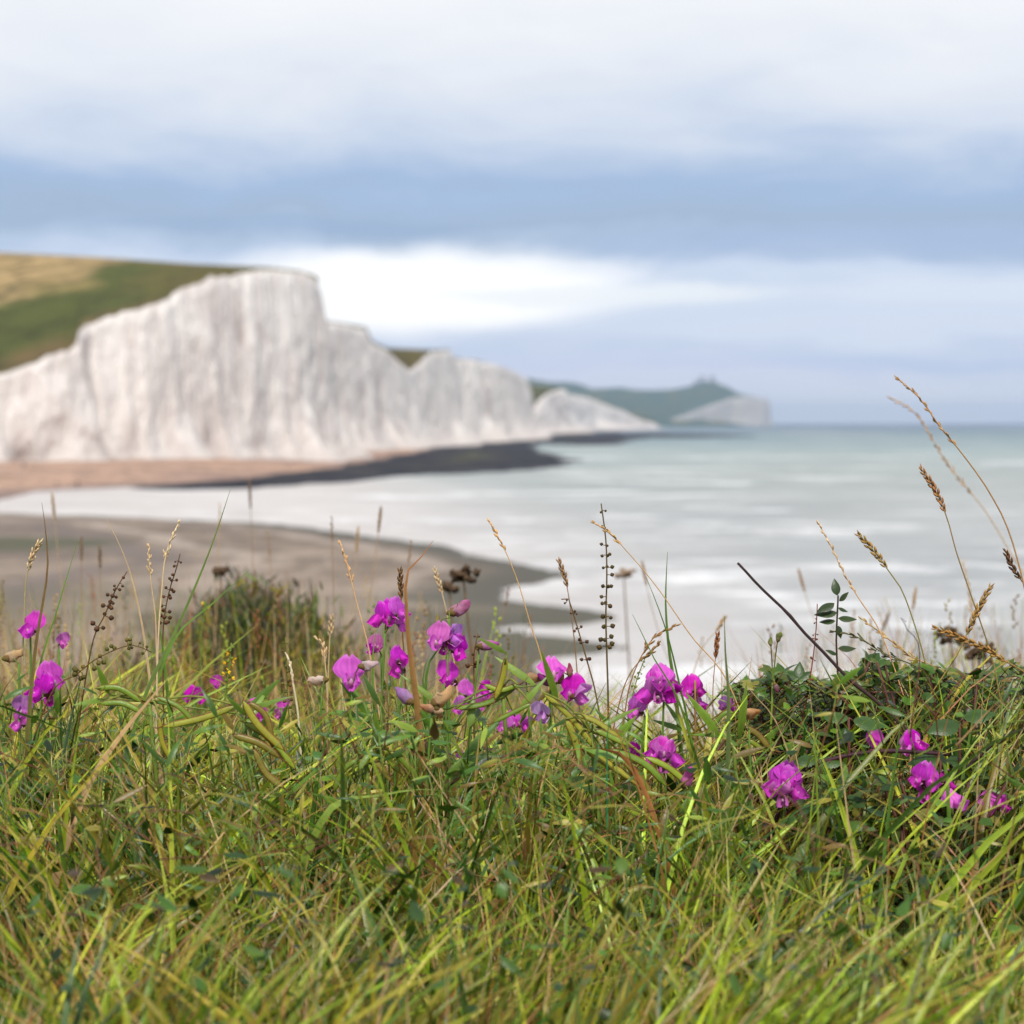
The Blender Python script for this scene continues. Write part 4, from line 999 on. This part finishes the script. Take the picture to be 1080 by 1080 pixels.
def make_pod(pts, w_, root, g, c0=None):
    n = 26; c0 = c0 or vary(R.choice([lin(136, 154, 42), lin(112, 138, 40), lin(158, 156, 50), lin(128, 118, 46)]), .14); pp = smooth_path(pts, n); mb = MB(); b = len(mb.v)
    nseed = 11; edge = lin(120, 62, 40)
    view = Vector((R.uniform(-.25, .25), -1, R.uniform(.2, .7))).normalized()
    ns = 10
    for i, p in enumerate(pp):
        t = i / (n - 1); tg = (pp[min(i + 1, n - 1)] - pp[max(i - 1, 0)]).normalized()
        a = view - tg * view.dot(tg); a.normalize(); q = tg.cross(a)
        e = min(1, t * 7) ** .7 * min(1, (1 - t) * 6 + .03) ** .8; bumpy = 1 + .22 * math.sin(t * nseed * 2 * math.pi)
        for j in range(ns):
            an = 2 * math.pi * j / ns; f = abs(math.sin(an))
            mb.v.append(tuple(p + q * math.sin(an) * w_ * .5 * e + a * math.cos(an) * w_ * .24 * e * bumpy))
            mb.c.append(mixc(c0, edge, .85 if (math.sin(an) > .93) else (.25 if math.sin(an) < -.93 else 0)))
    for i in range(n - 1):
        for j in range(ns): mb.f.append((b + i * ns + j, b + i * ns + (j + 1) % ns, b + (i + 1) * ns + (j + 1) % ns, b + (i + 1) * ns + j))
    mb.f.append(tuple(range(b, b + ns))[::-1]); mb.f.append(tuple(range(b + (n - 1) * ns, b + n * ns)))
    rim = []
    for i, p in enumerate(pp):
        t = i / (n - 1); tg = (pp[min(i + 1, n - 1)] - pp[max(i - 1, 0)]).normalized(); a = view - tg * view.dot(tg); a.normalize(); q = tg.cross(a)
        if q.z < 0: q = -q
        rim.append(p + q * w_ * .47 * min(1, t * 7) ** .7 * min(1, (1 - t) * 6 + .03) ** .8 + a * w_ * .06)
    mb.tube(rim, [w_ * .07] * n, lin(118, 58, 48), lin(140, 84, 50), n=5)
    tipd = (pp[-1] - pp[-3]).normalized(); mb.tube([pp[-1], pp[-1] + tipd * .004, pp[-1] + tipd * .008 + Vector((0, 0, .002))], [.0007, .0004, .0002], lin(120, 80, 50), n=4)
    return mb.build('seed_pod', M_leaf, root, off=g)

def pea(label, px, py, Y, items, group=None, leaves=2, scale=1.0, seed=0, name='pea_plant', stemcol=None, base_dx=None):
    """items: ('f',px,py,size_px,dirx,dirz,open,tint) flower; ('b',...) bud"""
    rr = random.Random(seed * 77 + int(px)); bx = px + (base_dx if base_dx is not None else rr.uniform(-14, 14))
    root, g = root_at(name, bx, py, Y, label, 'pea plant', group)
    top = P(px, py, Y); scol = stemcol or lin(96, 128, 50)
    ctrl = [g, g.lerp(top, .4) + Vector((rr.uniform(-.012, .012), 0, 0)), g.lerp(top, .75) + Vector((rr.uniform(-.008, .008), 0, 0)), top]
    st = smooth_path(ctrl, 20); mb = MB(); mb.tube(st, [lerp(.0015, .0009, i / 19) for i in range(20)], scol, n=6)
    made = []
    for it in items:
        x, y, s_px = it[1], it[2], it[3]; EX.append((x, y, Y, s_px * .5)); s_px *= 1.08 if it[0] == 'f' else .92; sz = s_px * Y / F * scale
        dyy = rr.uniform(-.008, .008)
        c = P(x, y, Y + dyy); made.append((it, c, sz))
        d = Vector((it[4], rr.uniform(-.9, -.35) if it[0] == 'f' else rr.uniform(-.5, .3), it[5])).normalized()
        att = c - d * sz * .45 - Vector((0, 0, sz * .35 if it[0] == 'f' else 0))
        mb.tube(smooth_path([top if (att - top).length < .05 else st[14], (top + att) * .5 + Vector((0, 0, .003)), att], 8), [.0006] * 8, scol, lin(120, 90, 60), n=5)
        made[-1] = (it, att, sz, d)
    mb.build('stem', M_stem, root, off=g)
    for it, att, sz, d in made:
        tint = it[7] if len(it) > 7 else MAG
        if it[0] == 'f': make_flower(att, d, sz * .80, tint, it[6], root, g, rr)
        else: make_bud(att, d, sz, tint, root, g, rr)
    for k in range(leaves):
        q = st[rr.randint(8, 16)]; d = Vector((rr.choice([-1, 1]) * rr.uniform(.5, 1), rr.uniform(-.5, .4), rr.uniform(.1, .9))); lm = MB()
        ln = rr.uniform(.028, .05); tip = q + d.normalized() * .012
        lm.tube([q, tip], [.0006, .0006], scol, n=4)
        for s_ in (-1, 1):
            dd = (d.normalized() + Vector((0, 0, 1)) * s_ * .45).normalized(); lm.leaf(tip, dd, Vector((rr.gauss(0, .3), -1, .4)), ln, ln * .15, vary(lin(92, 130, 44), .15), rr.uniform(.05, .5), n=8)
        lm.build('leaf', M_leaf, root, off=g)
    return root
TL = lin(205, 170, 120); PK = lin(205, 110, 170); LC = lin(190, 140, 205)
def fl(x, y, s, dx=0., dz=.1, op=1., t=MAG): return ('f', x, y, s, dx, dz, op, t)
def bd(x, y, s, dx=.8, dz=.3, t=PK): return ('b', x, y, s, dx, dz, 0, t)
pea('single magenta pea flower highest at the left edge', 32, 662, 1.62, [fl(30, 656, 27, -.3)], seed=1, leaves=1)
pea('magenta pea cluster at far left below the single flower', 47, 722, 1.56, [fl(38, 722, 30, -.4), fl(57, 710, 30, .5, .2), fl(52, 730, 24, .3, -.2, .6, MAGD)], seed=2)
pea('low purple pea flowers cut by a dark leaf at far left', 20, 758, 1.52, [fl(22, 743, 22, .2, .2, .5, lin(150, 60, 170)), fl(18, 758, 22, -.4, 0, .7)], seed=3)
pea('faded peach pea bloom between the two far left magenta groups', 20, 700, 1.58, [bd(14, 693, 24, .6, .1, TL)], seed=4, leaves=1)
pea('pale pink small bloom beside the far left cluster', 62, 685, 1.6, [fl(66, 674, 16, .5, .2, .5, lin(220, 120, 200))], seed=5, leaves=2)
pea('soft magenta pea flowers deep behind the yellow spike', 205, 738, 1.95, [fl(198, 730, 17, -.4, .1, .8), fl(211, 732, 17, .5, .1, .6), fl(228, 718, 14, .3, .2, .5)], seed=6, leaves=1)
pea('soft magenta pea flowers left above the thick pods', 270, 748, 1.8, [fl(262, 746, 18, -.5), fl(274, 742, 17, .3, .3, .6), fl(276, 754, 16, .4, -.3, .7)], seed=7, leaves=1)
pea('small soft magenta pair on the far side of slim budded stalk', 297, 748, 1.85, [fl(299, 742, 15, .2, .3, .4), fl(293, 752, 12, -.3, 0, .5, PK)], seed=8, leaves=1)
pea('topmost row of bright magenta pea flowers over the pebble beach', 406, 668, 1.58, [fl(397, 646, 25, -.8, .0, .85), fl(411, 643, 27, -.1, .2, 1.), fl(424, 640, 24, .6, .2, .8), fl(424, 655, 18, .5, -.4, .6, MAG2)], seed=9, base_dx=0)
pea('double-lobed magenta flower with a faded bud at its right', 372, 722, 1.55, [fl(370, 707, 34, .15, .1, 1., MAG), bd(388, 702, 22, .9, .1, lin(205, 180, 185))], seed=10, leaves=1)
pea('cream and pink faded bud left of the double-lobed flower', 340, 725, 1.57, [bd(336, 718, 22, -.7, -.1, lin(220, 195, 180))], seed=11, leaves=1)
pea('two small magenta flowers in deep shade beneath the top row', 402, 690, 1.64, [fl(398, 676, 19, .2, .2, .6, PK), fl(391, 683, 13, -.4, 0, .4, MAG)], seed=12, leaves=1)
pea('magenta flower pair hidden behind the tall brown blade', 424, 712, 1.58, [fl(426, 688, 21, .4, .3, .6), fl(419, 699, 26, -.4, .0, .8)], seed=13)
pea('crowded violet flowers right of the brown blade', 472, 690, 1.56, [fl(460, 668, 28, -.2, .15, 1., lin(215, 60, 195)), fl(480, 668, 22, .6, .2, .5, lin(200, 120, 215)), fl(483, 681, 25, .5, -.1, .8, MAG), fl(468, 680, 18, -.2, -.3, .5, MAGD)], seed=14, base_dx=-2)
pea('long pink bud pointing right above the crowded violet flowers', 474, 652, 1.6, [bd(484, 644, 27, 1., .25, lin(190, 110, 160)), bd(461, 655, 12, -.1, 1., lin(150, 130, 60))], seed=15, leaves=1)
pea('plump pink bud pointing right beside the brown seed cluster', 505, 690, 1.6, [bd(514, 681, 24, 1., .0, lin(185, 90, 170))], seed=16, leaves=1)
pea('half folded magenta flower below the crowded violet ones', 468, 722, 1.55, [fl(473, 708, 28, -.6, .35, .45)], seed=17)
pea('round lilac bud in front of green leaves', 430, 752, 1.5, [bd(427, 735, 28, -.5, .35, lin(175, 120, 190))], seed=18, leaves=1)
pea('withered peach coloured pea blooms low in the centre', 455, 757, 1.5, [bd(466, 737, 30, .7, .45, lin(215, 175, 125)), bd(452, 748, 20, -.6, .1, lin(205, 150, 110)), bd(462, 751, 20, .1, -.6, lin(220, 175, 130))], seed=19)
pea('scattered soft magenta flowers left of the crossing long pod', 500, 738, 1.72, [fl(497, 725, 22, .3, .2, .7), fl(512, 726, 19, .6, .3, .5), fl(484, 742, 18, -.6, 0, .6), fl(507, 740, 16, .2, -.2, .6, MAGD)], seed=20)
pea('soft pink flowers under the crossing long pod', 545, 770, 1.68, [fl(530, 762, 18, -.4, .1, .7), fl(542, 757, 18, .2, .2, .7), fl(554, 762, 17, .6, -.1, .5)], seed=21, leaves=1)
pea('butterfly-shaped magenta flower with spread petals over the foam', 583, 712, 1.56, [fl(584, 700, 32, .1, .5, 1., MAG2), bd(601, 707, 14, .1, 1., lin(170, 50, 90))], seed=22, leaves=1)
pea('dark folded magenta bud left of the paired flower', 580, 730, 1.57, [bd(577, 719, 24, -.8, .2, lin(165, 40, 150)), bd(592, 717, 14, .3, .5, lin(150, 120, 70))], seed=23, leaves=1)
pea('paired magenta and pale pink flower right of folded bud', 598, 742, 1.54, [fl(601, 722, 28, -.2, .15, .9), fl(612, 728, 25, .9, -.15, .3, lin(210, 120, 200))], seed=24, base_dx=-2)
pea('washed-out lilac bloom low left of long pods', 570, 760, 1.54, [fl(573, 748, 24, -.6, -.05, .4, lin(205, 165, 220))], seed=25, leaves=1)
pea('largest magenta cluster crowned by a narrow green blade', 700, 738, 1.54, [fl(682, 722, 32, -.8, .05, .9, MAG), fl(696, 710, 30, -.2, .5, .9, MAG2), fl(709, 715, 29, .6, .2, .9, MAG), fl(694, 726, 26, .1, -.2, .7, MAGD), fl(705, 727, 24, .5, -.4, .5, MAG), bd(712, 725, 14, .4, -.9, lin(130, 50, 60))], seed=26, base_dx=-8, leaves=1)
pea('single ruffled magenta flower left below the largest cluster', 680, 755, 1.55, [fl(669, 743, 26, -.6, .1, .7)], seed=27, leaves=1)
pea('two drooping magenta flowers on a dry hooked stalk', 733, 718, 1.56, [fl(726, 722, 23, -.6, .1, .9, MAG), fl(738, 723, 19, .4, .1, .8, MAGD), fl(740, 738, 18, .4, .2, .6, lin(170, 40, 170)), fl(741, 748, 13, .3, -.2, .6)], seed=28, stemcol=lin(150, 115, 70), base_dx=-5)
pea('tiny violet flowers behind the tall soft dark blade', 768, 750, 1.66, [fl(763, 741, 15, -.5, .1, .7, lin(140, 40, 150)), fl(773, 741, 14, .5, .1, .7, MAGD)], seed=29, leaves=1)
pea('deep magenta ruffled cluster low among pods below the largest cluster', 700, 806, 1.5, [fl(688, 788, 28, -.5, .25, .95, MAG), fl(700, 786, 26, .1, .4, .9, lin(180, 20, 170)), fl(712, 793, 26, .8, .0, .8, MAG), fl(699, 800, 24, .2, -.4, .6, MAGD)], seed=30, leaves=1)
pea('small magenta buds half hidden left of the low ruffled cluster', 668, 800, 1.6, [fl(668, 788, 14, -.2, .2, .4), fl(671, 797, 13, .3, -.2, .4)], seed=31, leaves=1)
pea('pointed pink and white bud low right of the ruffled cluster', 727, 838, 1.46, [bd(726, 822, 26, .5, .9, lin(225, 80, 190))], seed=32, leaves=1)
pea('brightest magenta cluster at the bottom left of the bramble', 828, 850, 1.48, [fl(816, 820, 34, -.5, .2, 1., MAG2), fl(831, 814, 30, .1, .5, .9, MAG2), fl(840, 826, 32, .7, 0., .9, MAG), fl(826, 834, 26, -.1, -.3, .6, lin(240, 140, 225))], seed=33, leaves=1)
pea('rounded magenta bud over the thorny purple stem', 923, 798, 1.52, [fl(923, 778, 22, .4, .8, .35, MAG2)], seed=34, leaves=0)
pea('pink pale-based flower pair above the thorny purple stem', 965, 798, 1.52, [fl(957, 782, 24, -.6, .2, .7, lin(230, 110, 215)), fl(970, 779, 25, .6, .3, .8, MAG)], seed=35, leaves=0)
pea('magenta flower group split by yellow-green shoot at lower right', 985, 845, 1.48, [fl(967, 815, 24, -.6, .2, .9, MAG), fl(982, 816, 30, .4, .4, .8, MAG2), fl(975, 831, 26, -.2, -.1, .7, MAG), fl(1003, 822, 22, .7, .1, .6, MAGD)], seed=36, leaves=1)
pea('magenta bloom second from the right on the lowest row', 1013, 862, 1.46, [fl(1013, 840, 28, .1, .5, .9, MAG2)], seed=37, leaves=0)
pea('magenta bloom nearest the right edge on the lowest row', 1050, 864, 1.46, [fl(1045, 842, 28, -.2, .5, .9, MAG2), fl(1060, 846, 18, .7, .2, .5)], seed=38, leaves=0)
pea('tan withered pod-like bloom left of the bramble', 790, 770, 1.5, [bd(790, 753, 24, 1., -.1, lin(195, 140, 80))], seed=39, leaves=1)
pea('tan withered bloom above the crossing long pod', 556, 730, 1.57, [bd(562, 716, 22, .9, -.1, lin(180, 130, 75))], seed=40, leaves=1)
pea('dark round seed bud pair on knobbed stem right of bare branch foot', 815, 720, 1.58, [bd(812, 677, 10, -.2, .8, lin(130, 140, 50)), bd(822, 672, 12, .3, .7, lin(130, 140, 50)), bd(818, 725, 12, .2, -.8, lin(130, 40, 90))], seed=41, leaves=0, stemcol=lin(120, 150, 50))
pea('single magenta speck low under the centre grass', 487, 795, 1.6, [fl(487, 797, 13, -.2, 0, .4)], seed=42, leaves=1)

def pod_plant(label, Y, pods, seed, leaves=5):
    R.seed(seed); cx = sum(p[0][0] for p in pods) / len(pods); cy = sum(p[0][1] for p in pods) / len(pods)
    root, g = root_at('pea_plant', cx, cy, Y + .02, label, 'pea plant', 'pea plants hung with green pods')
    mb = MB(); knot = P(cx, cy, Y + .012)
    mb.tube(smooth_path([g, g.lerp(knot, .5) + Vector((.01, 0, 0)), knot], 12), [.0017] * 12, lin(110, 130, 50), n=6)
    for p in pods:
        st = P(p[0][0], p[0][1], Y); mb.tube(smooth_path([knot, (knot + st) * .5 + Vector((0, 0, .006)), st], 8), [.0009] * 8, lin(120, 125, 50), n=5)
    mb.build('stem', M_stem, root, off=g)
    for p in pods:
        dy = R.uniform(-.012, .012); w_ = (p[3] if len(p) > 3 else 11) * .72 * Y / F
        pts = [P(x, y, Y + dy) for x, y in p[:3]]; EX.extend((x, y, Y, 2) for x, y in p[:3]); EX.extend(((p[k][0] + p[k + 1][0]) / 2, (p[k][1] + p[k + 1][1]) / 2, Y, 2) for k in (0, 1))
        make_pod(pts, w_, root, g)
    for k in range(leaves):
        p = pods[k % len(pods)][0]; q = P(p[0] + R.uniform(-20, 20), p[1] + R.uniform(-5, 25), Y + R.uniform(-.01, .03)); lm = MB()
        d = Vector((R.uniform(-1, 1), R.uniform(-.6, .3), R.uniform(-.2, .9)))
        lm.tube(smooth_path([knot, (knot + q) * .5, q], 6), [.0007] * 6, lin(110, 130, 50), n=4)
        lm.leaf(q, d, Vector((0, -1, .5)), R.uniform(.028, .055), R.uniform(.004, .0075), vary(lin(112, 142, 46), .2), R.uniform(.1, .6), n=8)
        lm.build('leaf', M_leaf, root, off=g)
pod_plant('pea plant with reddish arched pod at lower left over the straw leaf', 1.48, [((100, 726), (125, 726), (150, 741), 9), ((105, 742), (130, 742), (150, 752), 9), ((250, 744), (215, 757), (170, 767), 10), ((168, 756), (172, 785), (187, 810), 8), ((165, 735), (188, 745), (205, 762), 8)], 101)
pod_plant('fan of thick pods spreading down right of the yellow spike', 1.46, [((256, 738), (270, 762), (300, 792), 11), ((258, 762), (280, 775), (312, 812), 11), ((245, 775), (275, 785), (296, 800), 10), ((268, 790), (280, 815), (300, 832), 10), ((262, 740), (280, 755), (288, 790), 9)], 102)
pod_plant('pea plant with brown-tinged pods below the withered blooms', 1.47, [((372, 800), (398, 806), (412, 824), 10), ((404, 790), (414, 806), (422, 815), 9), ((415, 792), (432, 810), (446, 826), 10), ((352, 835), (362, 812), (378, 800), 9)], 103)
pod_plant('long pods crossing over the central flowers', 1.5, [((480, 748), (515, 741), (548, 722), 9), ((546, 722), (528, 728), (510, 722), 8), ((534, 693), (530, 715), (522, 738), 9), ((560, 742), (540, 752), (520, 762), 7)], 104)
pod_plant('longest pods slanting down under the paired flower', 1.47, [((572, 730), (600, 755), (630, 792), 9), ((597, 758), (606, 780), (612, 806), 11), ((606, 782), (640, 805), (692, 838), 11), ((645, 790), (680, 806), (704, 830), 11), ((605, 752), (630, 762), (660, 785), 9), ((628, 770), (650, 780), (662, 786), 9), ((656, 800), (676, 822), (690, 845), 11), ((680, 798), (705, 810), (735, 836), 10)], 105, 7)
pod_plant('short pods beside the tan bloom left of the bramble', 1.5, [((784, 766), (798, 774), (812, 790), 9), ((790, 780), (800, 787), (818, 792), 8), ((744, 776), (765, 752), (775, 752), 7)], 106, 4)
R.seed(99)

# ------------------------------------------------------------------ bare branch, leafy sprig, bramble, bush, umbels
def woody(name, label, cat, px, Y, r0, r1, c, thorns=0, knots=6, dY=0.):
    g = foot(px, Y); root = empty(name, g); tag(root, label, cat)
    pts = path3(px, Y, 50, base=g, dY=dY); pts = [p + Vector((noise.noise(p * 30) * .0015, 0, noise.noise(p * 30 + Vector((5, 5, 5))) * .0015)) for p in pts]
    mb = MB(); rs = [lerp(r0, r1, (i / 49) ** .8) * (1.25 if i % 8 == 3 else 1) for i in range(50)]
    mb.tube(pts, rs, c, mixc(c, (.02, .015, .015), .5), n=8); mb.build('branch', M_stem, root, off=g)
    if thorns:
        mb = MB()
        for k in range(thorns):
            i = R.randint(4, 46); d = Vector((R.gauss(0, 1), R.gauss(0, 1), R.gauss(0, 1))).normalized(); mb.tube([pts[i], pts[i] + d * .0022, pts[i] + d * .0045 - Vector((0, 0, .001))], [.0012, .0006, .0001], lin(120, 50, 50), n=4)
        mb.build('thorns', M_stem, root, off=g)
    return root, g, pts
woody('bare_branch', 'dark leafless branch slanting up left across the pale sea', 'branch', [(1010, 830), (962, 775), (930, 745), (890, 712), (855, 675), (820, 635), (795, 612), (778, 594)], 1.55, .0028, .0011, lin(72, 50, 48))
woody('thorny_bramble', 'thick purple thorny stem lying level under the pink pair', 'bramble', [(845, 815), (880, 800), (920, 793), (960, 793), (1000, 796)], 1.5, .0021, .0017, lin(78, 38, 52), thorns=26)
woody('thorny_bramble', 'dark thorny stem curving up to the right edge', 'bramble', [(1000, 830), (1020, 810), (1045, 785), (1065, 773), (1090, 768)], 1.5, .0024, .0016, lin(62, 40, 42), thorns=18)
def sprig():
    root, g = root_at('leafy_sprig', 884, 700, 1.6, 'dark upright leafy sprig standing out against the sea above the bramble', 'bramble')
    pts = path3([(884, 720), (883, 700), (882, 675), (883, 650), (884, 628)], 1.6, 30, base=g)
    mb = MB(); mb.tube(pts, [.0011 - i * .00001 for i in range(30)], lin(60, 50, 40), n=6); mb.build('stem', M_stem, root, off=g)
    for (x, y, dx, dz, L) in [(883, 628, -.1, 1, .016), (880, 636, -1, -.25, .019), (883, 646, -1, .1, .021), (884, 652, 1, .15, .017), (884, 641, 1, -.2, .010), (881, 655, -1, .12, .015), (884, 660, .3, -1, .012), (885, 634, .5, .8, .012), (884, 684, 1, .2, .017), (883, 690, -.8, .5, .012)]:
        lm = MB(); lm.leaf(P(x, y, 1.6), Vector((dx, R.uniform(-.4, .2), dz)), Vector((0, -.7, 1)), L, L * .5, vary(lin(52, 70, 34), .15), .4, n=8); lm.build('leaf', M_leaf, root, off=g)
sprig()
def bramble(label, x0, x1, ytop, ybot, Y0, Y1, n, seed, size=(.008, .017)):
    rr = random.Random(seed); cx = (x0 + x1) / 2; Y = (Y0 + Y1) / 2
    root, g = root_at('bramble', cx, ytop, Y, label, 'bramble', 'bramble bushes on the right')
    mb = MB(); sm_ = MB(); tops = interp(cx, ytop if isinstance(ytop, list) else [(0, ytop), (1, ytop)])
    for k in range(n):
        px = rr.uniform(x0, x1); t = interp(px, [(x0, ytop + 14), (x0 + (x1 - x0) * .3, ytop), (x0 + (x1 - x0) * .7, ytop + 3), (x1, ytop + 12)]) + 10 + 16 * noise.noise(Vector((px / 26., seed, 0))) + 9 * noise.noise(Vector((px / 8., seed, 4.)))
        py = t + rr.random() ** 1.25 * (ybot - t); y = rr.uniform(Y0, Y1); p = P(px, py, y)
        gg = gz(p.x, y)
        if p.z < gg + .01 or noise.noise(Vector((px / 11., py / 9., y * 9))) > .22: continue
        c = rr.choice([lin(56, 88, 26), lin(78, 116, 34), lin(42, 68, 22), lin(100, 134, 40), lin(88, 104, 36), lin(128, 124, 42)]); kk = rr.uniform(.75, 1.2); c = tuple(q * kk for q in c)
        d = Vector((rr.gauss(0, 1), rr.gauss(-.2, .7), rr.gauss(.1, .35))).normalized(); up = Vector((rr.gauss(0, .4), rr.gauss(-.35, .35), 1)); L = rr.uniform(*size)
        if any(abs(e[0] - px) < e[3] and abs(e[1] - py) < e[3] and e[2] > y for e in EX): continue
        st = p - d * .012 - Vector((0, 0, .008)); sm_.tube([st, p], [.0005, .0004], lin(90, 60, 40), n=3)
        mb.leaf(p, d, up, L, L * rr.uniform(.5, .75), c, rr.uniform(.1, .7), n=7, shape=.65)
        if rr.random() < .35:
            for s_ in (-1, 1): mb.leaf(p, (d + d.cross(up).normalized() * s_ * 1.1).normalized(), up, L * .8, L * .5, c, rr.uniform(.1, .6), n=6, shape=.65)
        if rr.random() < .05:
            q = Vector((p.x + rr.uniform(-.05, .05), y, gg)); sm_.tube(smooth_path([q, (q + p) * .5 + Vector((rr.uniform(-.04, .04), 0, .03)), p], 10), [.0012] * 10, lin(96, 60, 50), n=5)
    mb.build('leaves', M_leaf, root, off=g); sm_.build('stems', M_stem, root, off=g)
bramble('leafy dark bramble left of the bare branch', 772, 900, 700, 800, 1.58, 1.95, 1500, 1)
bramble('leafy dark bramble behind the upright leafy sprig and golden stems', 885, 1000, 690, 800, 1.58, 1.95, 1300, 2)
bramble('bramble bush spreading to the right edge', 990, 1180, 692, 810, 1.58, 1.95, 1400, 3)
bramble('low bramble mass under the thorny purple stem', 840, 1180, 800, 930, 1.42, 1.62, 1300, 4)
def big_leaves():
    for lab, px, py, lst in (('pair of large pale-veined toothed leaves beside the bare branch foot', 905, 775, [(895, 757, -1., .3, .030), (900, 760, 1., .1, .036), (893, 768, -.6, -.8, .024)]),
                             ('pair of large dark toothed leaves above the pink flower pair', 1020, 775, [(1012, 762, -1., .05, .040), (1016, 757, 1., .45, .036), (1015, 768, .3, -1., .026)]),
                             ('cut-edged green leaf behind the lower right flowers', 990, 815, [(992, 800, -1., .1, .036), (998, 803, 1., .25, .028), (990, 808, -.8, -.5, .03)]),
                             ('broad green leaf pair at the lower left of the bramble', 868, 830, [(862, 800, -1, .1, .028), (866, 803, .9, .2, .026)])):
        root, g = root_at('bramble_shoot', px, py, 1.5, lab, 'bramble')
        k = P(*lst[0][:2], 1.5); mb = MB(); mb.tube(smooth_path([g, g.lerp(k, .5), k], 12), [.0011] * 12, lin(100, 60, 50), n=5); mb.build('stem', M_stem, root, off=g)
        for x, y, dx, dz, L in lst:
            q = P(x, y, 1.5); lm = MB(); lm.tube([k, q], [.0007, .0006], lin(100, 70, 50), n=4)
            lm.leaf(q, Vector((dx, R.uniform(-.5, .3), dz)), Vector((R.gauss(0, .4), -.7, 1)), L * .8, L * .46, vary(lin(58, 88, 34), .2), .55, n=16, notch=.09); lm.build('leaf', M_leaf, root, off=g)
big_leaves()
def bush():
    Y = 3.5; root, g = root_at('bush', 270, 600, Y, 'dark green bush with dry tops blurred behind the flowers', 'bush'); rr = random.Random(4)
    mb = MB(); st = MB()
    for k in range(300):
        px = rr.gauss(262, 60); px = max(150, min(410, px)); top = interp(px, [(150, 690), (190, 648), (225, 618), (260, 612), (290, 606), (330, 628), (370, 668), (410, 700)]) + rr.uniform(-4, 60) + 26 * noise.noise(Vector((px / 14., 0, 0)))
        y = Y + rr.uniform(-.5, .5); tip = P(px + rr.uniform(-12, 12), top, y); b = Vector((P(lerp(px, 265, .12), 445, y).x, y, gz(0, y)))
        pts = smooth_path([b, b.lerp(tip, .55) + Vector((rr.uniform(-.02, .02), 0, 0)), tip], 14); st.tube(pts, [.0022 - .0001 * i for i in range(14)], lin(80, 66, 40), n=4)
        for q in range(42):
            t = rr.uniform(.25, 1) ** .7; p = pts[min(13, int(t * 13))] + Vector((rr.gauss(0, .012), rr.gauss(0, .012), rr.gauss(0, .02)))
            c = rr.choice([lin(50, 66, 26), lin(70, 92, 30), lin(40, 52, 22), lin(96, 118, 36), lin(86, 70, 34), lin(150, 140, 40), lin(34, 42, 18)]); kk = rr.uniform(.7, 1.25)
            mb.leaf(p, Vector((rr.gauss(0, .6), rr.gauss(0, .6), rr.gauss(1.1, .5))), Vector((rr.gauss(0, 1), -1, .3)), rr.uniform(.016, .045), rr.uniform(.003, .006), tuple(x * kk for x in c), .2, n=3)
    mb.build('foliage', M_leaf, root, off=g); st.build('stems', M_stem, root, off=g)
bush()
def umbel(px, py, Y, w_, label, dark=lin(86, 66, 46), base=None):
    root, g = root_at('umbel', px, py, Y, label, 'seed head', 'dry umbels behind the flowers'); top = P(px, py + w_ * .5, Y)
    mb = MB(); mb.tube(smooth_path([g, g.lerp(top, .5) + Vector((.02, 0, 0)), top], 16), [.003 - .0001 * i for i in range(16)], lin(120, 95, 65), n=6); mb.build('stem', M_stem, root, off=g)
    mb = MB(); rr = random.Random(int(px)); rad = w_ * .5 * Y / F
    for k in range(14):
        a = k * 2.4; q = rad * math.sqrt((k + .5) / 14); p = top + Vector((math.cos(a) * q * 1.1, math.sin(a) * q, rad * rr.uniform(.1, 1.1) - q * .5)); mb.tube([top, p], [.0007, .0005], dark, n=3)
        for u in range(12): mb.blob(p + Vector((rr.gauss(0, .13), rr.gauss(0, .13), rr.gauss(0, .1))) * rad, Vector((rr.gauss(0, .4), rr.gauss(0, .4), 1)), .007, .0026, vary(dark, .25), n=5, rings=2)
    mb.build('seeds', M_stem, root, off=g)
umbel(489, 600, 2.7, 24, 'larger dark dry umbel left of the thin leaning straw stalk')
umbel(474, 616, 2.9, 15, 'smaller dark umbel touching the larger one on its left')
umbel(1003, 664, 2.7, 26, 'dark umbel above the bramble left of the level golden ear')
umbel(1032, 680, 2.5, 30, 'broad dark umbel overlapping the level golden ear')
umbel(658, 600, 4.0, 16, 'faint beige fluffy head over the waves', dark=lin(165, 140, 115))
umbel(232, 600, 3.0, 12, 'small dry umbel at the left shoulder of the dark bush')

near_grass()
# ------------------------------------------------------------------ air
def haze():
    me = bpy.data.meshes.new('haze'); X, Y0, Y1, Z0, Z1 = 13000, -900, 16500, -3., 150.
    v = [(-X, Y0, Z0), (X, Y0, Z0), (X, Y1, Z0), (-X, Y1, Z0), (-X, Y0, Z1), (X, Y0, Z1), (X, Y1, Z1), (-X, Y1, Z1)]
    me.from_pydata(v, [], [(3, 2, 1, 0), (4, 5, 6, 7), (0, 1, 5, 4), (1, 2, 6, 5), (2, 3, 7, 6), (3, 0, 4, 7)])
    m = bpy.data.materials.new('air'); m.use_nodes = True; nt = m.node_tree; nt.nodes.clear()
    o = nt.nodes.new('ShaderNodeOutputMaterial'); p = nt.nodes.new('ShaderNodeVolumePrincipled')
    p.inputs['Color'].default_value = (.58, .73, .97, 1); p.inputs['Density'].default_value = 7.5e-5
    nt.links.new(p.outputs[0], o.inputs['Volume'])
    ob = link('haze', me, m, smooth=False); tag(ob, 'thin blue sea haze fading the far headland', 'haze', kind='stuff')
haze()
